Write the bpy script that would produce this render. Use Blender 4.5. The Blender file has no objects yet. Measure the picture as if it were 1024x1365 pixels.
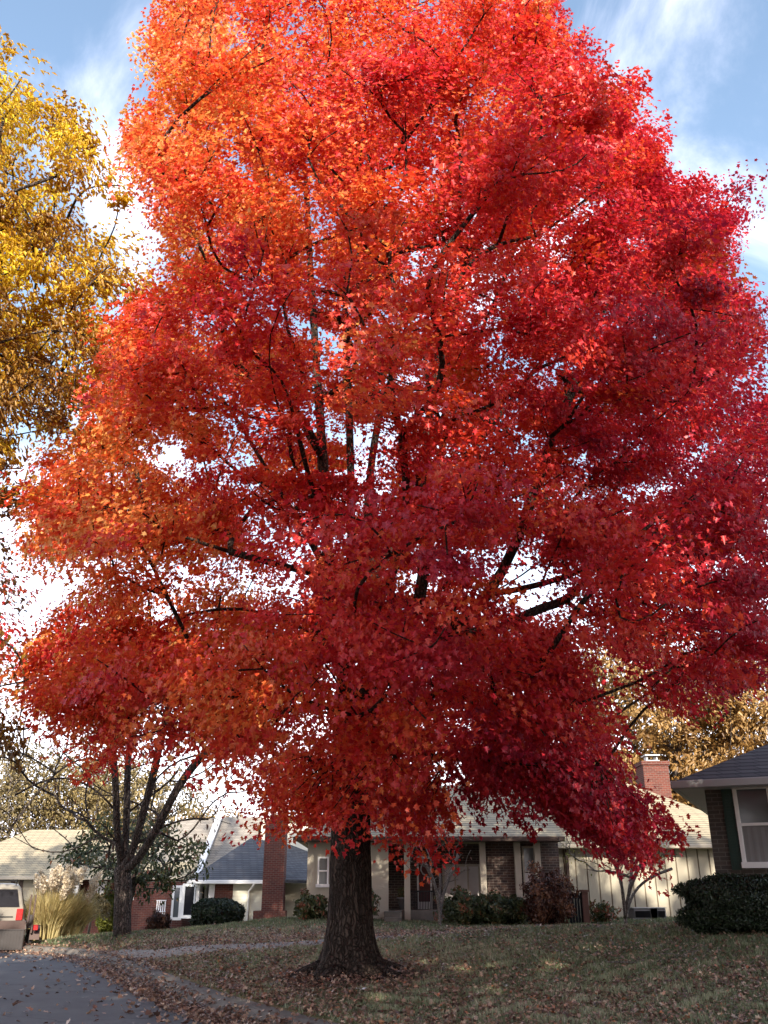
import bpy, math, random
import numpy as np
from mathutils import Matrix, Vector
R = math.radians
random.seed(7)
SC = bpy.context.scene
COL = SC.collection

# ------------------------------------------------------------------ camera
PITCH, FPX, CX, CY, EYE = R(23.1), 1200.0, 512.0, 682.5, 1.6
cd = bpy.data.cameras.new("camera"); cam = bpy.data.objects.new("camera", cd); COL.objects.link(cam)
cd.sensor_fit = 'VERTICAL'; cd.sensor_height = 36; cd.lens = 36 * FPX / 1365.0
cd.clip_start = 0.1; cd.clip_end = 3000
cam.location = (0, 0, EYE); cam.rotation_euler = (R(90) + PITCH, 0, 0)
SC.camera = cam

# ------------------------------------------------------------------ light
SUN = Vector((0.10, -0.90, 0.42)).normalized()        # towards the sun
sun_el = math.asin(SUN.z); sun_az = math.atan2(SUN.x, SUN.y)
sl = bpy.data.lights.new("sun", 'SUN'); so = bpy.data.objects.new("sun", sl); COL.objects.link(so)
sl.energy = 2.15; sl.angle = R(0.5); sl.color = (1.0, 0.90, 0.76)
so.rotation_euler = SUN.to_track_quat('Z', 'Y').to_euler()
SC.view_settings.view_transform = 'Standard'; SC.view_settings.look = 'None'
SC.view_settings.gamma = 1; SC.view_settings.exposure = 2.32

W = bpy.data.worlds.new("World"); SC.world = W; W.use_nodes = True
nt = W.node_tree; nt.nodes.clear()
def N(t, **k):
    n = nt.nodes.new(t)
    for a, b in k.items(): setattr(n, a, b)
    return n
wo = N('ShaderNodeOutputWorld'); bg = N('ShaderNodeBackground'); bg.inputs[1].default_value = 0.15
sky = N('ShaderNodeTexSky', sky_type='NISHITA', sun_disc=False)
sky.sun_elevation = sun_el; sky.sun_rotation = sun_az % (2 * math.pi)
sky.air_density = 1.0; sky.dust_density = 0.7; sky.ozone_density = 1.5
tc = N('ShaderNodeTexCoord'); sx = N('ShaderNodeSeparateXYZ'); nt.links.new(tc.outputs['Generated'], sx.inputs[0])
def M(op, a, b=None, clamp=False):
    n = N('ShaderNodeMath', operation=op); n.use_clamp = clamp
    for i, v in enumerate((a, b)):
        if v is None: continue
        if isinstance(v, (int, float)): n.inputs[i].default_value = v
        else: nt.links.new(v, n.inputs[i])
    return n.outputs[0]
zz = M('MAXIMUM', sx.outputs[2], 0.0); den = M('ADD', zz, 0.22)
cu = M('DIVIDE', sx.outputs[0], den); cv = M('DIVIDE', sx.outputs[1], den)
cb = N('ShaderNodeCombineXYZ'); nt.links.new(cu, cb.inputs[0]); nt.links.new(cv, cb.inputs[1])
mp = N('ShaderNodeMapping'); mp.inputs['Rotation'].default_value = (0, 0, R(-28)); mp.inputs['Scale'].default_value = (1.7, 0.95, 1)
mp.inputs['Location'].default_value = (2.48, 1.30, 0)
nt.links.new(cb.outputs[0], mp.inputs[0])
nz = N('ShaderNodeTexNoise'); nz.inputs['Scale'].default_value = 1.5; nz.inputs['Detail'].default_value = 9; nz.inputs['Roughness'].default_value = 0.6; nz.inputs['Distortion'].default_value = 0.55
nt.links.new(mp.outputs[0], nz.inputs['Vector'])
cr = N('ShaderNodeMapRange'); cr.inputs[1].default_value = 0.45; cr.inputs[2].default_value = 0.80; cr.interpolation_type = 'SMOOTHSTEP'
nt.links.new(nz.outputs[0], cr.inputs[0])
# thin milky veil that thickens towards the horizon
veil = N('ShaderNodeMapRange'); veil.inputs[1].default_value = 0.46; veil.inputs[2].default_value = 0.12; veil.interpolation_type = 'SMOOTHSTEP'
nt.links.new(sx.outputs[2], veil.inputs[0])
fac = M('ADD', M('MULTIPLY', cr.outputs[0], 0.85), M('MULTIPLY', veil.outputs[0], 0.8), True)
mx = N('ShaderNodeMix', data_type='RGBA'); mx.inputs['B'].default_value = (4.0, 3.85, 4.3, 1)
nt.links.new(fac, mx.inputs['Factor'])
gm = N('ShaderNodeMix', data_type='RGBA', blend_type='MULTIPLY'); gm.inputs['Factor'].default_value = 1.0; gm.inputs['B'].default_value = (.65, .60, .53, 1)
nt.links.new(sky.outputs[0], gm.inputs['A']); nt.links.new(gm.outputs['Result'], mx.inputs['A'])
nt.links.new(mx.outputs['Result'], bg.inputs[0]); nt.links.new(bg.outputs[0], wo.inputs[0])

# ------------------------------------------------------------------ helpers
cp, sp_ = math.cos(PITCH), math.sin(PITCH)
def at(px, py, Y):
    """the point at depth Y seen at a pixel of the photograph (measuring aid)"""
    a, b = px - CX, CY - py
    d = Vector((a, FPX * cp - b * sp_, FPX * sp_ + b * cp)); d *= Y / d.y
    return Vector((d.x, Y, EYE + d.z))
def proj(P):
    P = np.asarray(P, float); x, y, z = P[..., 0], P[..., 1], P[..., 2] - EYE
    dep = y * cp + z * sp_; up = -y * sp_ + z * cp
    return CX + FPX * x / dep, CY - FPX * up / dep

def tag(o, label=None, cat=None, group=None, kind=None):
    if label: o['label'] = label
    if cat: o['category'] = cat
    if group: o['group'] = group
    if kind: o['kind'] = kind
    return o
def thing(name, loc, label, cat, group=None, rz=0):
    o = bpy.data.objects.new(name, None); COL.objects.link(o); o.empty_display_size = 0.3
    o.location = loc; o.rotation_euler = (0, 0, rz)
    return tag(o, label, cat, group)
def frame(o):
    while o.parent: o = o.parent
    return Matrix.Translation(o.location) @ o.rotation_euler.to_matrix().to_4x4()

class MB:
    def __init__(s, local=False): s.v = []; s.f = []; s.local = local; s.smooth = False
    def add(s, vs, fs):
        n = len(s.v); s.v += [tuple(v) for v in vs]; s.f += [tuple(i + n for i in f) for f in fs]; return s
    def box(s, x0, x1, y0, y1, z0, z1, b=0.0):
        if b <= 0:
            vs = [(x, y, z) for z in (z0, z1) for x, y in ((x0, y0), (x1, y0), (x1, y1), (x0, y1))]
            return s.add(vs, [(3, 2, 1, 0), (4, 5, 6, 7), (0, 1, 5, 4), (1, 2, 6, 5), (2, 3, 7, 6), (3, 0, 4, 7)])
        xs, ys = (x0, x1), (y0, y1)
        rings = []
        for z, k in ((z0, b), (z0 + b, 0), (z1 - b, 0), (z1, b)):
            rings.append([(x0 + b + k * .6, y0 + k, z), (x1 - b - k * .6, y0 + k, z), (x1 - k, y0 + b + k * .6, z), (x1 - k, y1 - b - k * .6, z),
                          (x1 - b - k * .6, y1 - k, z), (x0 + b + k * .6, y1 - k, z), (x0 + k, y1 - b - k * .6, z), (x0 + k, y0 + b + k * .6, z)])
        vs = [v for r in rings for v in r]; fs = [tuple(range(7, -1, -1)), tuple(range(24, 32))]
        for r in range(3):
            for i in range(8):
                j = (i + 1) % 8; fs.append((r * 8 + i, r * 8 + j, r * 8 + 8 + j, r * 8 + 8 + i))
        return s.add(vs, fs)
    def prism(s, pts, d):                       # closed polygon swept by vector d
        n = len(pts); d = Vector(d)
        a = [Vector(p) for p in pts]; b = [p + d for p in a]
        return s.add(a + b, [tuple(range(n)), tuple(range(2 * n - 1, n - 1, -1))] + [(i, i + n, (i + 1) % n + n, (i + 1) % n) for i in range(n)])
    def slab(s, pts, t):                        # a thick sheet: polygon with thickness t downwards
        return s.prism(pts, (0, 0, -t))
    def tube(s, path, rad, n=8, cap=True):
        path = [Vector(p) for p in path]
        if isinstance(rad, (int, float)): rad = [rad] * len(path)
        vs = []; fs = []; ref = None
        for i, p in enumerate(path):
            t = (path[min(i + 1, len(path) - 1)] - path[max(i - 1, 0)]).normalized()
            if ref is None: ref = Vector((1, 0, 0)) if abs(t.x) < .8 else Vector((0, 1, 0))
            u = (ref - t * ref.dot(t)).normalized(); w = t.cross(u); ref = u
            for k in range(n):
                a = 2 * math.pi * k / n; vs.append(p + (u * math.cos(a) + w * math.sin(a)) * rad[i])
        for i in range(len(path) - 1):
            for k in range(n):
                j = (k + 1) % n; fs.append((i * n + k, i * n + j, i * n + n + j, i * n + n + k))
        if cap: fs += [tuple(range(n - 1, -1, -1)), tuple(range((len(path) - 1) * n, len(path) * n))]
        return s.add(vs, fs)
    def build(s, name, mat, parent=None, label=None):
        me = bpy.data.meshes.new(name)
        vs = s.v
        if parent is not None and not s.local:
            inv = frame(parent).inverted(); vs = [tuple(inv @ Vector(v)) for v in vs]
        me.from_pydata(vs, [], s.f); me.materials.append(mat)
        if s.smooth: me.polygons.foreach_set('use_smooth', [True] * len(me.polygons))
        o = bpy.data.objects.new(name, me); COL.objects.link(o)
        if parent is not None: o.parent = parent
        if label: o['label'] = label
        return o

def np_mesh(name, V, nv_per, faces_one, count, mat, attr=None, parent=None):
    """count copies of a small polygon set with nv_per vertices each"""
    me = bpy.data.meshes.new(name)
    V = np.ascontiguousarray(V, dtype=np.float32).reshape(-1, 3)
    me.vertices.add(len(V)); me.vertices.foreach_set('co', V.ravel())
    ls = np.array([len(f) for f in faces_one]); flat = np.concatenate([np.array(f) for f in faces_one])
    idx = (flat[None, :] + (np.arange(count) * nv_per)[:, None]).ravel().astype(np.int32)
    me.loops.add(len(idx)); me.loops.foreach_set('vertex_index', idx)
    tot = np.tile(ls, count); st = np.concatenate([[0], np.cumsum(tot)[:-1]])
    me.polygons.add(len(tot)); me.polygons.foreach_set('loop_start', st.astype(np.int32)); me.polygons.foreach_set('loop_total', tot.astype(np.int32))
    me.update(calc_edges=True)
    if attr is not None:
        a = me.attributes.new('tone', 'FLOAT', 'FACE'); a.data.foreach_set('value', np.repeat(attr, len(faces_one)).astype(np.float32))
    me.materials.append(mat)
    o = bpy.data.objects.new(name, me); COL.objects.link(o)
    if parent is not None: o.parent = parent
    return o

# ------------------------------------------------------------------ materials
def mat_new(name):
    m = bpy.data.materials.new(name); m.use_nodes = True; t = m.node_tree; t.nodes.clear(); return m, t
class NT:
    def __init__(s, t): s.t = t
    def n(s, ty, **k):
        n = s.t.nodes.new(ty)
        for a, b in k.items(): setattr(n, a, b)
        return n
    def l(s, a, b): s.t.links.new(a, b)
    def noise(s, scale, detail=4, rough=.6, vec=None, dist=0):
        n = s.n('ShaderNodeTexNoise'); n.inputs['Scale'].default_value = scale; n.inputs['Detail'].default_value = detail
        n.inputs['Roughness'].default_value = rough; n.inputs['Distortion'].default_value = dist
        if vec is not None: s.l(vec, n.inputs['Vector'])
        return n.outputs[0]
    def ramp(s, fac, stops, interp='LINEAR'):
        r = s.n('ShaderNodeValToRGB'); e = r.color_ramp.elements; r.color_ramp.interpolation = interp
        while len(e) < len(stops): e.new(.5)
        for i, (p, c) in enumerate(stops): e[i].position = p; e[i].color = (*c, 1)
        s.l(fac, r.inputs[0]); return r.outputs[0]
    def mix(s, f, a, b, bt='MIX'):
        m = s.n('ShaderNodeMix', data_type='RGBA', blend_type=bt)
        for k, v in (('Factor', f), ('A', a), ('B', b)):
            if isinstance(v, (int, float)): m.inputs[k].default_value = v
            elif isinstance(v, tuple): m.inputs[k].default_value = (*v, 1)
            else: s.l(v, m.inputs[k])
        return m.outputs['Result']
    def out(s, sh): s.l(sh, s.n('ShaderNodeOutputMaterial').inputs[0])
    def coord(s, kind='Object'): return s.n('ShaderNodeTexCoord').outputs[kind]
    def mapping(s, v, scale=(1, 1, 1), rot=(0, 0, 0)):
        m = s.n('ShaderNodeMapping'); m.inputs['Scale'].default_value = scale; m.inputs['Rotation'].default_value = rot; s.l(v, m.inputs[0]); return m.outputs[0]
    def wallcoord(s, kx=1, kz=1, geo=False):
        sp = s.n('ShaderNodeSeparateXYZ'); s.l(s.coord(), sp.inputs[0])
        ad = s.n('ShaderNodeMath', operation='ADD'); s.l(sp.outputs[0], ad.inputs[0]); s.l(sp.outputs[1], ad.inputs[1])
        c = s.n('ShaderNodeCombineXYZ'); s.l(ad.outputs[0], c.inputs[0]); s.l(sp.outputs[2], c.inputs[1])
        return s.mapping(c.outputs[0], (kx, kz, 1))
    def bump(s, h, strength=.4, dist=.02):
        b = s.n('ShaderNodeBump'); b.inputs['Strength'].default_value = strength; b.inputs['Distance'].default_value = dist; s.l(h, b.inputs['Height']); return b.outputs[0]
    def principled(s, col, rough=.8, bump=None, metal=0, spec=.3):
        p = s.n('ShaderNodeBsdfPrincipled')
        if isinstance(col, tuple): p.inputs['Base Color'].default_value = (*col, 1)
        else: s.l(col, p.inputs['Base Color'])
        p.inputs['Roughness'].default_value = rough; p.inputs['Metallic'].default_value = metal; p.inputs['Specular IOR Level'].default_value = spec
        if bump is not None: s.l(bump, p.inputs['Normal'])
        return p.outputs[0]

def plain(name, col, rough=.7, metal=0, var=.15, scale=6, bump=.1, spec=.3):
    m, t = mat_new(name); n = NT(t); v = n.coord()
    f = n.noise(scale, 6, .65, v)
    c = n.mix(f, tuple(x * (1 - var) for x in col), tuple(min(1, x * (1 + var)) for x in col))
    n.out(n.principled(c, rough, n.bump(n.noise(scale * 6, 4, .6, v), bump), metal, spec)); return m
def leaf_mat(name, stops, trans=.45, patch=None):
    m, t = mat_new(name); n = NT(t)
    a = n.n('ShaderNodeAttribute', attribute_name='tone')
    c = n.ramp(a.outputs['Fac'], stops)
    f = n.noise(30, 3, .6, n.coord()); c = n.mix(f, c, n.mix(1.0, c, (.75, .7, .7), 'MULTIPLY'))
    d = n.principled(c, .42, None, 0, .5)
    tr = n.n('ShaderNodeBsdfTranslucent'); n.l(n.mix(1.0, c, (1.0, .9, .8), 'MULTIPLY'), tr.inputs[0])
    mx = n.n('ShaderNodeMixShader'); mx.inputs[0].default_value = trans; n.l(d, mx.inputs[1]); n.l(tr.outputs[0], mx.inputs[2])
    n.out(mx.outputs[0]); return m
def bark_mat(name, c0, c1, sc=5):
    m, t = mat_new(name); n = NT(t); co = n.coord(); v = n.mapping(co, (1, 1, .085))
    f = n.noise(sc * 2.2, 10, .75, v, .5); fine = n.noise(45, 6, .7, n.mapping(co, (1, 1, .5)))
    w = n.n('ShaderNodeVectorMath', operation='MULTIPLY_ADD'); ns = n.n('ShaderNodeTexNoise'); ns.inputs['Scale'].default_value = 6; n.l(co, ns.inputs['Vector']); n.l(ns.outputs['Color'], w.inputs[0]); w.inputs[1].default_value = (.16, .16, .16); n.l(v, w.inputs[2])
    vo = n.n('ShaderNodeTexVoronoi', feature='DISTANCE_TO_EDGE'); vo.inputs['Scale'].default_value = sc * 3.4; n.l(w.outputs[0], vo.inputs['Vector'])
    e = n.ramp(vo.outputs['Distance'], [(0, (.25, .25, .25)), (.22, (1, 1, 1))])
    c = n.ramp(f, [(.3, c0), (.72, c1)]); c = n.mix(fine, c, n.mix(1.0, c, (1.9, 1.85, 1.8), 'MULTIPLY')); c = n.mix(e, tuple(x * .5 for x in c0), c)
    h = n.mix(.35, e, n.mix(.5, f, fine))
    n.out(n.principled(c, .95, n.bump(h, 1.0, .07), 0, .1)); return m
def brick_mat(name, c1, c2, mortar, bw=.22, bh=.075):
    m, t = mat_new(name); n = NT(t); v = n.wallcoord()
    b = n.n('ShaderNodeTexBrick'); n.l(v, b.inputs['Vector']); b.inputs['Scale'].default_value = 1
    b.inputs['Brick Width'].default_value = bw; b.inputs['Row Height'].default_value = bh; b.inputs['Mortar Size'].default_value = .008
    b.inputs['Color1'].default_value = (*c1, 1); b.inputs['Color2'].default_value = (*c2, 1); b.inputs['Mortar'].default_value = (*mortar, 1); b.inputs['Bias'].default_value = -.1
    f = n.noise(1.3, 5, .7, n.coord()); c = n.mix(n.noise(9, 3, .6, v), b.outputs['Color'], n.mix(1.0, b.outputs['Color'], (1.5, 1.35, 1.25), 'MULTIPLY'))
    c = n.mix(f, c, n.mix(1.0, c, (.6, .6, .62), 'MULTIPLY'))
    n.out(n.principled(c, .9, n.bump(b.outputs['Fac'], -.4, .01), 0, .15)); return m
def shingle_mat(name, c1, c2, gap, bw=.3, bh=.1):
    m, t = mat_new(name); n = NT(t); v = n.wallcoord()
    b = n.n('ShaderNodeTexBrick'); n.l(v, b.inputs['Vector']); b.inputs['Scale'].default_value = 1
    b.inputs['Brick Width'].default_value = bw; b.inputs['Row Height'].default_value = bh; b.inputs['Mortar Size'].default_value = .012
    b.inputs['Color1'].default_value = (*c1, 1); b.inputs['Color2'].default_value = (*c2, 1); b.inputs['Mortar'].default_value = (*gap, 1)
    c = n.mix(n.noise(1.2, 5, .7, n.coord()), b.outputs['Color'], n.mix(1.0, b.outputs['Color'], (.7, .72, .75), 'MULTIPLY'))
    n.out(n.principled(c, .9, n.bump(b.outputs['Fac'], -.7, .02), 0, .2)); return m
def glass_mat(name, col, rough=.08):
    m, t = mat_new(name); n = NT(t)
    p = n.principled(n.mix(n.noise(1.5, 3, .5, n.coord()), tuple(c * .6 for c in col), col), rough, None, 0, .9); n.out(p); return m

MAT = {}
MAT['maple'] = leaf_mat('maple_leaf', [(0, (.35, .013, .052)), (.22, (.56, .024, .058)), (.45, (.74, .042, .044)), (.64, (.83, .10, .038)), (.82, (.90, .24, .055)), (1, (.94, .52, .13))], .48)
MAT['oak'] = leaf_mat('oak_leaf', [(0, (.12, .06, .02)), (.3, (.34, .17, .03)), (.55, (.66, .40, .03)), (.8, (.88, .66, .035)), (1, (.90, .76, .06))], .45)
MAT['gold'] = leaf_mat('gold_leaf', [(0, (.16, .085, .03)), (.5, (.38, .225, .07)), (1, (.62, .43, .17))], .4)
MAT['olive'] = leaf_mat('olive_leaf', [(0, (.10, .075, .04)), (.5, (.25, .20, .085)), (1, (.42, .33, .14))], .35)
MAT['green'] = leaf_mat('green_leaf', [(0, (.035, .055, .02)), (.7, (.10, .125, .045)), (.92, (.17, .15, .05)), (1, (.28, .10, .05))], .3)
MAT['hedge'] = leaf_mat('hedge_leaf', [(0, (.010, .02, .008)), (.7, (.028, .05, .02)), (1, (.06, .09, .035))], .15)
MAT['redbush'] = leaf_mat('red_bush_leaf', [(0, (.05, .022, .015)), (.6, (.13, .05, .03)), (1, (.25, .11, .05))], .25)
MAT['lime'] = leaf_mat('lime_leaf', [(0, (.12, .16, .03)), (1, (.35, .36, .06))], .35)
MAT['litter'] = leaf_mat('litter_leaf', [(0, (.08, .045, .035)), (.35, (.25, .14, .10)), (.6, (.42, .27, .19)), (.8, (.58, .44, .31)), (.92, (.5, .17, .08)), (1, (.68, .52, .30))], .15)
MAT['blade'] = leaf_mat('grass_blade', [(0, (.13, .17, .085)), (.4, (.27, .31, .165)), (.75, (.47, .45, .30)), (1, (.62, .56, .42))], .3)
MAT['pampas'] = leaf_mat('pampas_blade', [(0, (.26, .23, .09)), (.5, (.62, .53, .24)), (1, (.84, .74, .42))], .35)
MAT['plume'] = leaf_mat('pampas_plume', [(0, (.72, .64, .48)), (1, (.92, .87, .72))], .4)
MAT['bark'] = bark_mat('maple_bark', (.016, .012, .010), (.085, .064, .052))
MAT['bark2'] = bark_mat('grey_bark', (.03, .025, .022), (.12, .10, .09))
MAT['bark3'] = bark_mat('pale_bark', (.13, .115, .10), (.33, .29, .26), 9)
MAT['brick_dark'] = brick_mat('dark_brick', (.085, .05, .042), (.045, .035, .035), (.13, .115, .10))
MAT['brick_grey'] = brick_mat('grey_brick', (.09, .08, .07), (.06, .058, .056), (.14, .135, .125))
MAT['brick_red'] = brick_mat('red_brick', (.135, .042, .032), (.085, .03, .026), (.15, .12, .105))
MAT['brick_brown'] = brick_mat('brown_brick', (.095, .062, .052), (.05, .042, .042), (.17, .15, .13))
MAT['shingle_tan'] = shingle_mat('tan_shingle', (.46, .385, .255), (.36, .305, .21), (.17, .145, .105), .34, .085)
MAT['shingle_grey'] = shingle_mat('grey_shingle', (.14, .14, .15), (.10, .10, .11), (.05, .05, .055), .34, .085)
MAT['shingle_mid'] = shingle_mat('weathered_shingle', (.36, .32, .27), (.28, .25, .21), (.15, .13, .11), .34, .085)
MAT['stucco'] = plain('stucco', (.43, .39, .31), .9, 0, .1, 3, .25)
MAT['siding'] = plain('cream_siding', (.38, .345, .265), .75, 0, .07, 1.5, .05)
MAT['clap'] = plain('white_clapboard', (.62, .60, .50), .7, 0, .06, 2, .05)
MAT['white'] = plain('white_paint', (.78, .77, .75), .5, 0, .06, 3, .03)
MAT['trim'] = plain('tan_trim', (.42, .37, .29), .6, 0, .1, 3, .05)
MAT['gutter'] = plain('gutter_metal', (.36, .36, .36), .4, .2, .1, 3, .03)
MAT['brownmetal'] = plain('brown_metal', (.07, .045, .035), .5, .2, .15, 3, .05)
MAT['timber'] = plain('dark_groove', (.17, .14, .10), .8, 0, .2, 4, .05)
MAT['sheer'] = plain('grey_curtain', (.20, .195, .19), .8, 0, .2, 2, .05)
MAT['green_trim'] = plain('dark_green_paint', (.025, .055, .045), .55, 0, .15, 4, .05)
MAT['black'] = plain('black_metal', (.02, .02, .022), .5, .3, .2, 5, .05)
MAT['glass'] = glass_mat('window_glass', (.10, .11, .12))
MAT['glass_dark'] = plain('dark_glass', (.012, .012, .016), .15, 0, .2, 2, 0, .25)
MAT['curtain'] = plain('sheer_curtain', (.55, .52, .50), .6, 0, .25, 2, .05)
MAT['door_red'] = plain('dark_red_door', (.10, .02, .02), .4, 0, .1, 3, .03)
MAT['van'] = plain('cream_car_paint', (.25, .23, .195), .28, .1, .04, 2, .0, .5)
MAT['lamp_red'] = plain('red_lens', (.35, .015, .015), .2, 0, .1, 8, .02, .6)
MAT['rubber'] = plain('rubber', (.018, .018, .019), .85, 0, .15, 8, .05)
MAT['rim'] = plain('steel_rim', (.35, .35, .36), .35, .7, .1, 5, .02)
MAT['rust'] = plain('dark_painted_steel', (.075, .05, .045), .6, .3, .3, 6, .1)
MAT['board'] = plain('grey_boards', (.055, .05, .05), .8, 0, .2, 4, .15)
MAT['wood'] = plain('reddish_wood', (.15, .075, .055), .8, 0, .2, 5, .1)
MAT['clay'] = plain('grey_pot', (.16, .16, .16), .8, 0, .15, 6, .05)
MAT['paper'] = plain('white_paper', (.8, .8, .82), .8, 0, .05, 6, .02)

def concrete(name, c0, c1, scale=2.5, crack=True):
    m, t = mat_new(name); n = NT(t); v = n.coord()
    f = n.noise(scale, 8, .7, v); g = n.noise(60, 3, .7, v)
    c = n.ramp(f, [(.3, c0), (.7, c1)]); c = n.mix(g, c, n.mix(1.0, c, (1.25, 1.22, 1.18), 'MULTIPLY'))
    vo = n.n('ShaderNodeTexVoronoi', feature='DISTANCE_TO_EDGE'); vo.inputs['Scale'].default_value = .33
    w = n.n('ShaderNodeVectorMath', operation='ADD'); ns = n.n('ShaderNodeTexNoise'); ns.inputs['Scale'].default_value = 1.2; n.l(v, ns.inputs['Vector'])
    n.l(v, w.inputs[0]); n.l(ns.outputs['Color'], w.inputs[1]); n.l(w.outputs[0], vo.inputs['Vector'])
    cr = n.ramp(vo.outputs['Distance'], [(0, (.45, .45, .45)), (.008, (1, 1, 1))])
    if crack: c = n.mix(1.0, c, cr, 'MULTIPLY')
    n.out(n.principled(c, .9, n.bump(g, .35, .01), 0, .2)); return m
MAT['road'] = concrete('asphalt', (.085, .088, .095), (.125, .128, .135), 1.2)
MAT['kerb'] = concrete('kerb_concrete', (.085, .08, .07), (.155, .14, .125), 3, False)
MAT['walk'] = concrete('path_concrete', (.17, .15, .13), (.25, .225, .20), 3, False)
def lawn_mat():
    m, t = mat_new('lawn_soil'); n = NT(t); v = n.coord()
    f = n.noise(.45, 6, .65, v); g = n.noise(14, 6, .75, v); h = n.noise(70, 3, .7, v)
    c = n.ramp(f, [(.35, (.13, .15, .075)), (.6, (.18, .16, .10))])
    c = n.mix(g, c, n.mix(1.0, c, (1.9, 1.6, 1.4), 'MULTIPLY')); c = n.mix(h, n.mix(1.0, c, (.55, .55, .5), 'MULTIPLY'), c)
    n.out(n.principled(c, .95, n.bump(h, .8, .03), 0, .1)); return m
MAT['lawn'] = lawn_mat()

# ------------------------------------------------------------------ ground
def road_z(y): return .008 * np.maximum(y, 0)
kerb_path = np.array([(-24, 60), (-14.5, 36), (-10.8, 28.6), (-10.1, 27.0), (-9.0, 26.4), (-7.7, 25.3), (-6.35, 22.8), (-5.0, 20.0), (-3.6, 16.8), (-1.9, 13.4), (.5, 9.6), (4.6, 5.6), (9.5, 2.4), (20, .5), (70, -1)], float)
def smooth_path(P, it=3):
    for _ in range(it):
        Q = [P[0]]
        for a, b in zip(P[:-1], P[1:]): Q += [a * .75 + b * .25, a * .25 + b * .75]
        P = np.array(Q + [P[-1]])
    return P
KP = smooth_path(kerb_path)
def kerb_dist(X, Y, P=KP):
    """signed distance to the kerb line, positive on the lawn side"""
    X = np.atleast_1d(X).astype(float); Y = np.atleast_1d(Y).astype(float); best = np.full(X.shape, 1e9); sg = np.ones(X.shape)
    for a, b in zip(P[:-1], P[1:]):
        d = b - a; L = d @ d; t = np.clip(((X - a[0]) * d[0] + (Y - a[1]) * d[1]) / L, 0, 1)
        ex = X - a[0] - t * d[0]; ey = Y - a[1] - t * d[1]; q = np.hypot(ex, ey); cross = d[0] * (Y - a[1]) - d[1] * (X - a[0])
        m = q < best; best = np.where(m, q, best); sg = np.where(m, np.sign(cross), sg)
    return best * sg
ctl = [at(468, 1300, 16), at(330, 1290, 18), at(1024, 1365, 11.2), at(700, 1365, 11.8), at(960, 1238, 18), at(1150, 1228, 18), at(620, 1232, 29), at(760, 1233, 29), at(900, 1230, 29),
       at(380, 1226, 29), at(230, 1242, 29), at(165, 1246, 27), at(145, 1272, 24), at(220, 1268, 22.3), at(330, 1264, 21.5), at(430, 1258, 21.3), at(590, 1247, 24),
       at(560, 1300, 16), at(800, 1290, 15), at(100, 1250, 30), at(20, 1256, 32)]
ctl = [tuple(c) for c in ctl] + [tuple(at(880, 1238, 23)), tuple(at(700, 1238, 23))] + [(-8.5, 45, -.15), (-16, 45, .1), (-3, 44, .05), (3, 40, .7), (14, 40, .9), (26, 26, 1.3), (30, 45, .9), (-30, 45, 0), (-40, 20, .3), (12, 5, .35), (20, 8, .6), (0, 75, -.5), (-30, 90, -.5), (40, 90, .3)]
ctl = np.array(ctl)
def tps(P, Q):
    d = np.linalg.norm(P[:, None] - Q[None], axis=2) + 1e-9; return d * d * np.log(d)
_n = len(ctl); _A = np.zeros((_n + 3, _n + 3)); _A[:_n, :_n] = tps(ctl[:, :2], ctl[:, :2]) + np.eye(_n) * .15
_A[:_n, _n] = 1; _A[:_n, _n + 1:] = ctl[:, :2]; _A[_n, :_n] = 1; _A[_n + 1:, :_n] = ctl[:, :2].T
_w = np.linalg.solve(_A, np.concatenate([ctl[:, 2], [0, 0, 0]]))
def terrain(X, Y):
    X = np.atleast_1d(np.asarray(X, float)); Y = np.atleast_1d(np.asarray(Y, float)); sh = X.shape
    P = np.stack([X.ravel(), Y.ravel()], 1); Pc = np.stack([np.clip(P[:, 0], -45, 45), np.clip(P[:, 1], -10, 95)], 1)
    z = tps(Pc, ctl[:, :2]) @ _w[:_n] + _w[_n] + Pc @ _w[_n + 1:]
    z = np.clip(z, -1.2, 2.2)
    d = kerb_dist(P[:, 0], P[:, 1]); rz = road_z(P[:, 1]); t = np.clip((d - .35) / 1.6, 0, 1); t = t * t * (3 - 2 * t)
    z = (rz + .13) * (1 - t) + z * t
    # other bank of the street, to the left of and behind the camera
    far = left_dist(P[:, 0], P[:, 1]); z = np.where(d > .2, z, rz - .25)
    z = np.where(far > 0, rz * .5 + .12 + np.minimum(far, 6) * .05, z)
    return z.reshape(sh)
def left_dist(x, y):                            # beyond the far side of the street
    return np.where(y < 21, np.maximum(-11.6 - x, -9.0 - y), np.minimum(21 - y + .0 * x, -26 - x) + np.where(x < -26, 1e-3, 0))
def gz(x, y): return float(terrain(x, y)[0])

xs = np.concatenate([[-900, -500, -250, -120, -70, -45, -30], np.arange(-22, -12, 1.0), np.arange(-12, 12, .25), np.arange(12, 24, 1.0), [30, 45, 70, 120, 250, 500, 900]])
ys = np.concatenate([[-900, -300, -100, -50, -30], np.arange(-20, 4, 2.0), np.arange(4, 34, .25), np.arange(34, 60, 1.5), [70, 95, 140, 250, 500, 1000, 1800]])
GX, GY = np.meshgrid(xs, ys); GZ = terrain(GX.ravel(), GY.ravel()).reshape(GX.shape)
nx, ny = len(xs), len(ys)
me = bpy.data.meshes.new('lawn'); V = np.stack([GX, GY, GZ], 2).reshape(-1, 3)
F = [(j * nx + i, j * nx + i + 1, j * nx + nx + i + 1, j * nx + nx + i) for j in range(ny - 1) for i in range(nx - 1)]
me.from_pydata(V.tolist(), [], F); me.materials.append(MAT['lawn']); me.polygons.foreach_set('use_smooth', [True] * len(F))
lawn = bpy.data.objects.new('lawn', me); COL.objects.link(lawn); lawn['kind'] = 'structure'

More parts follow.
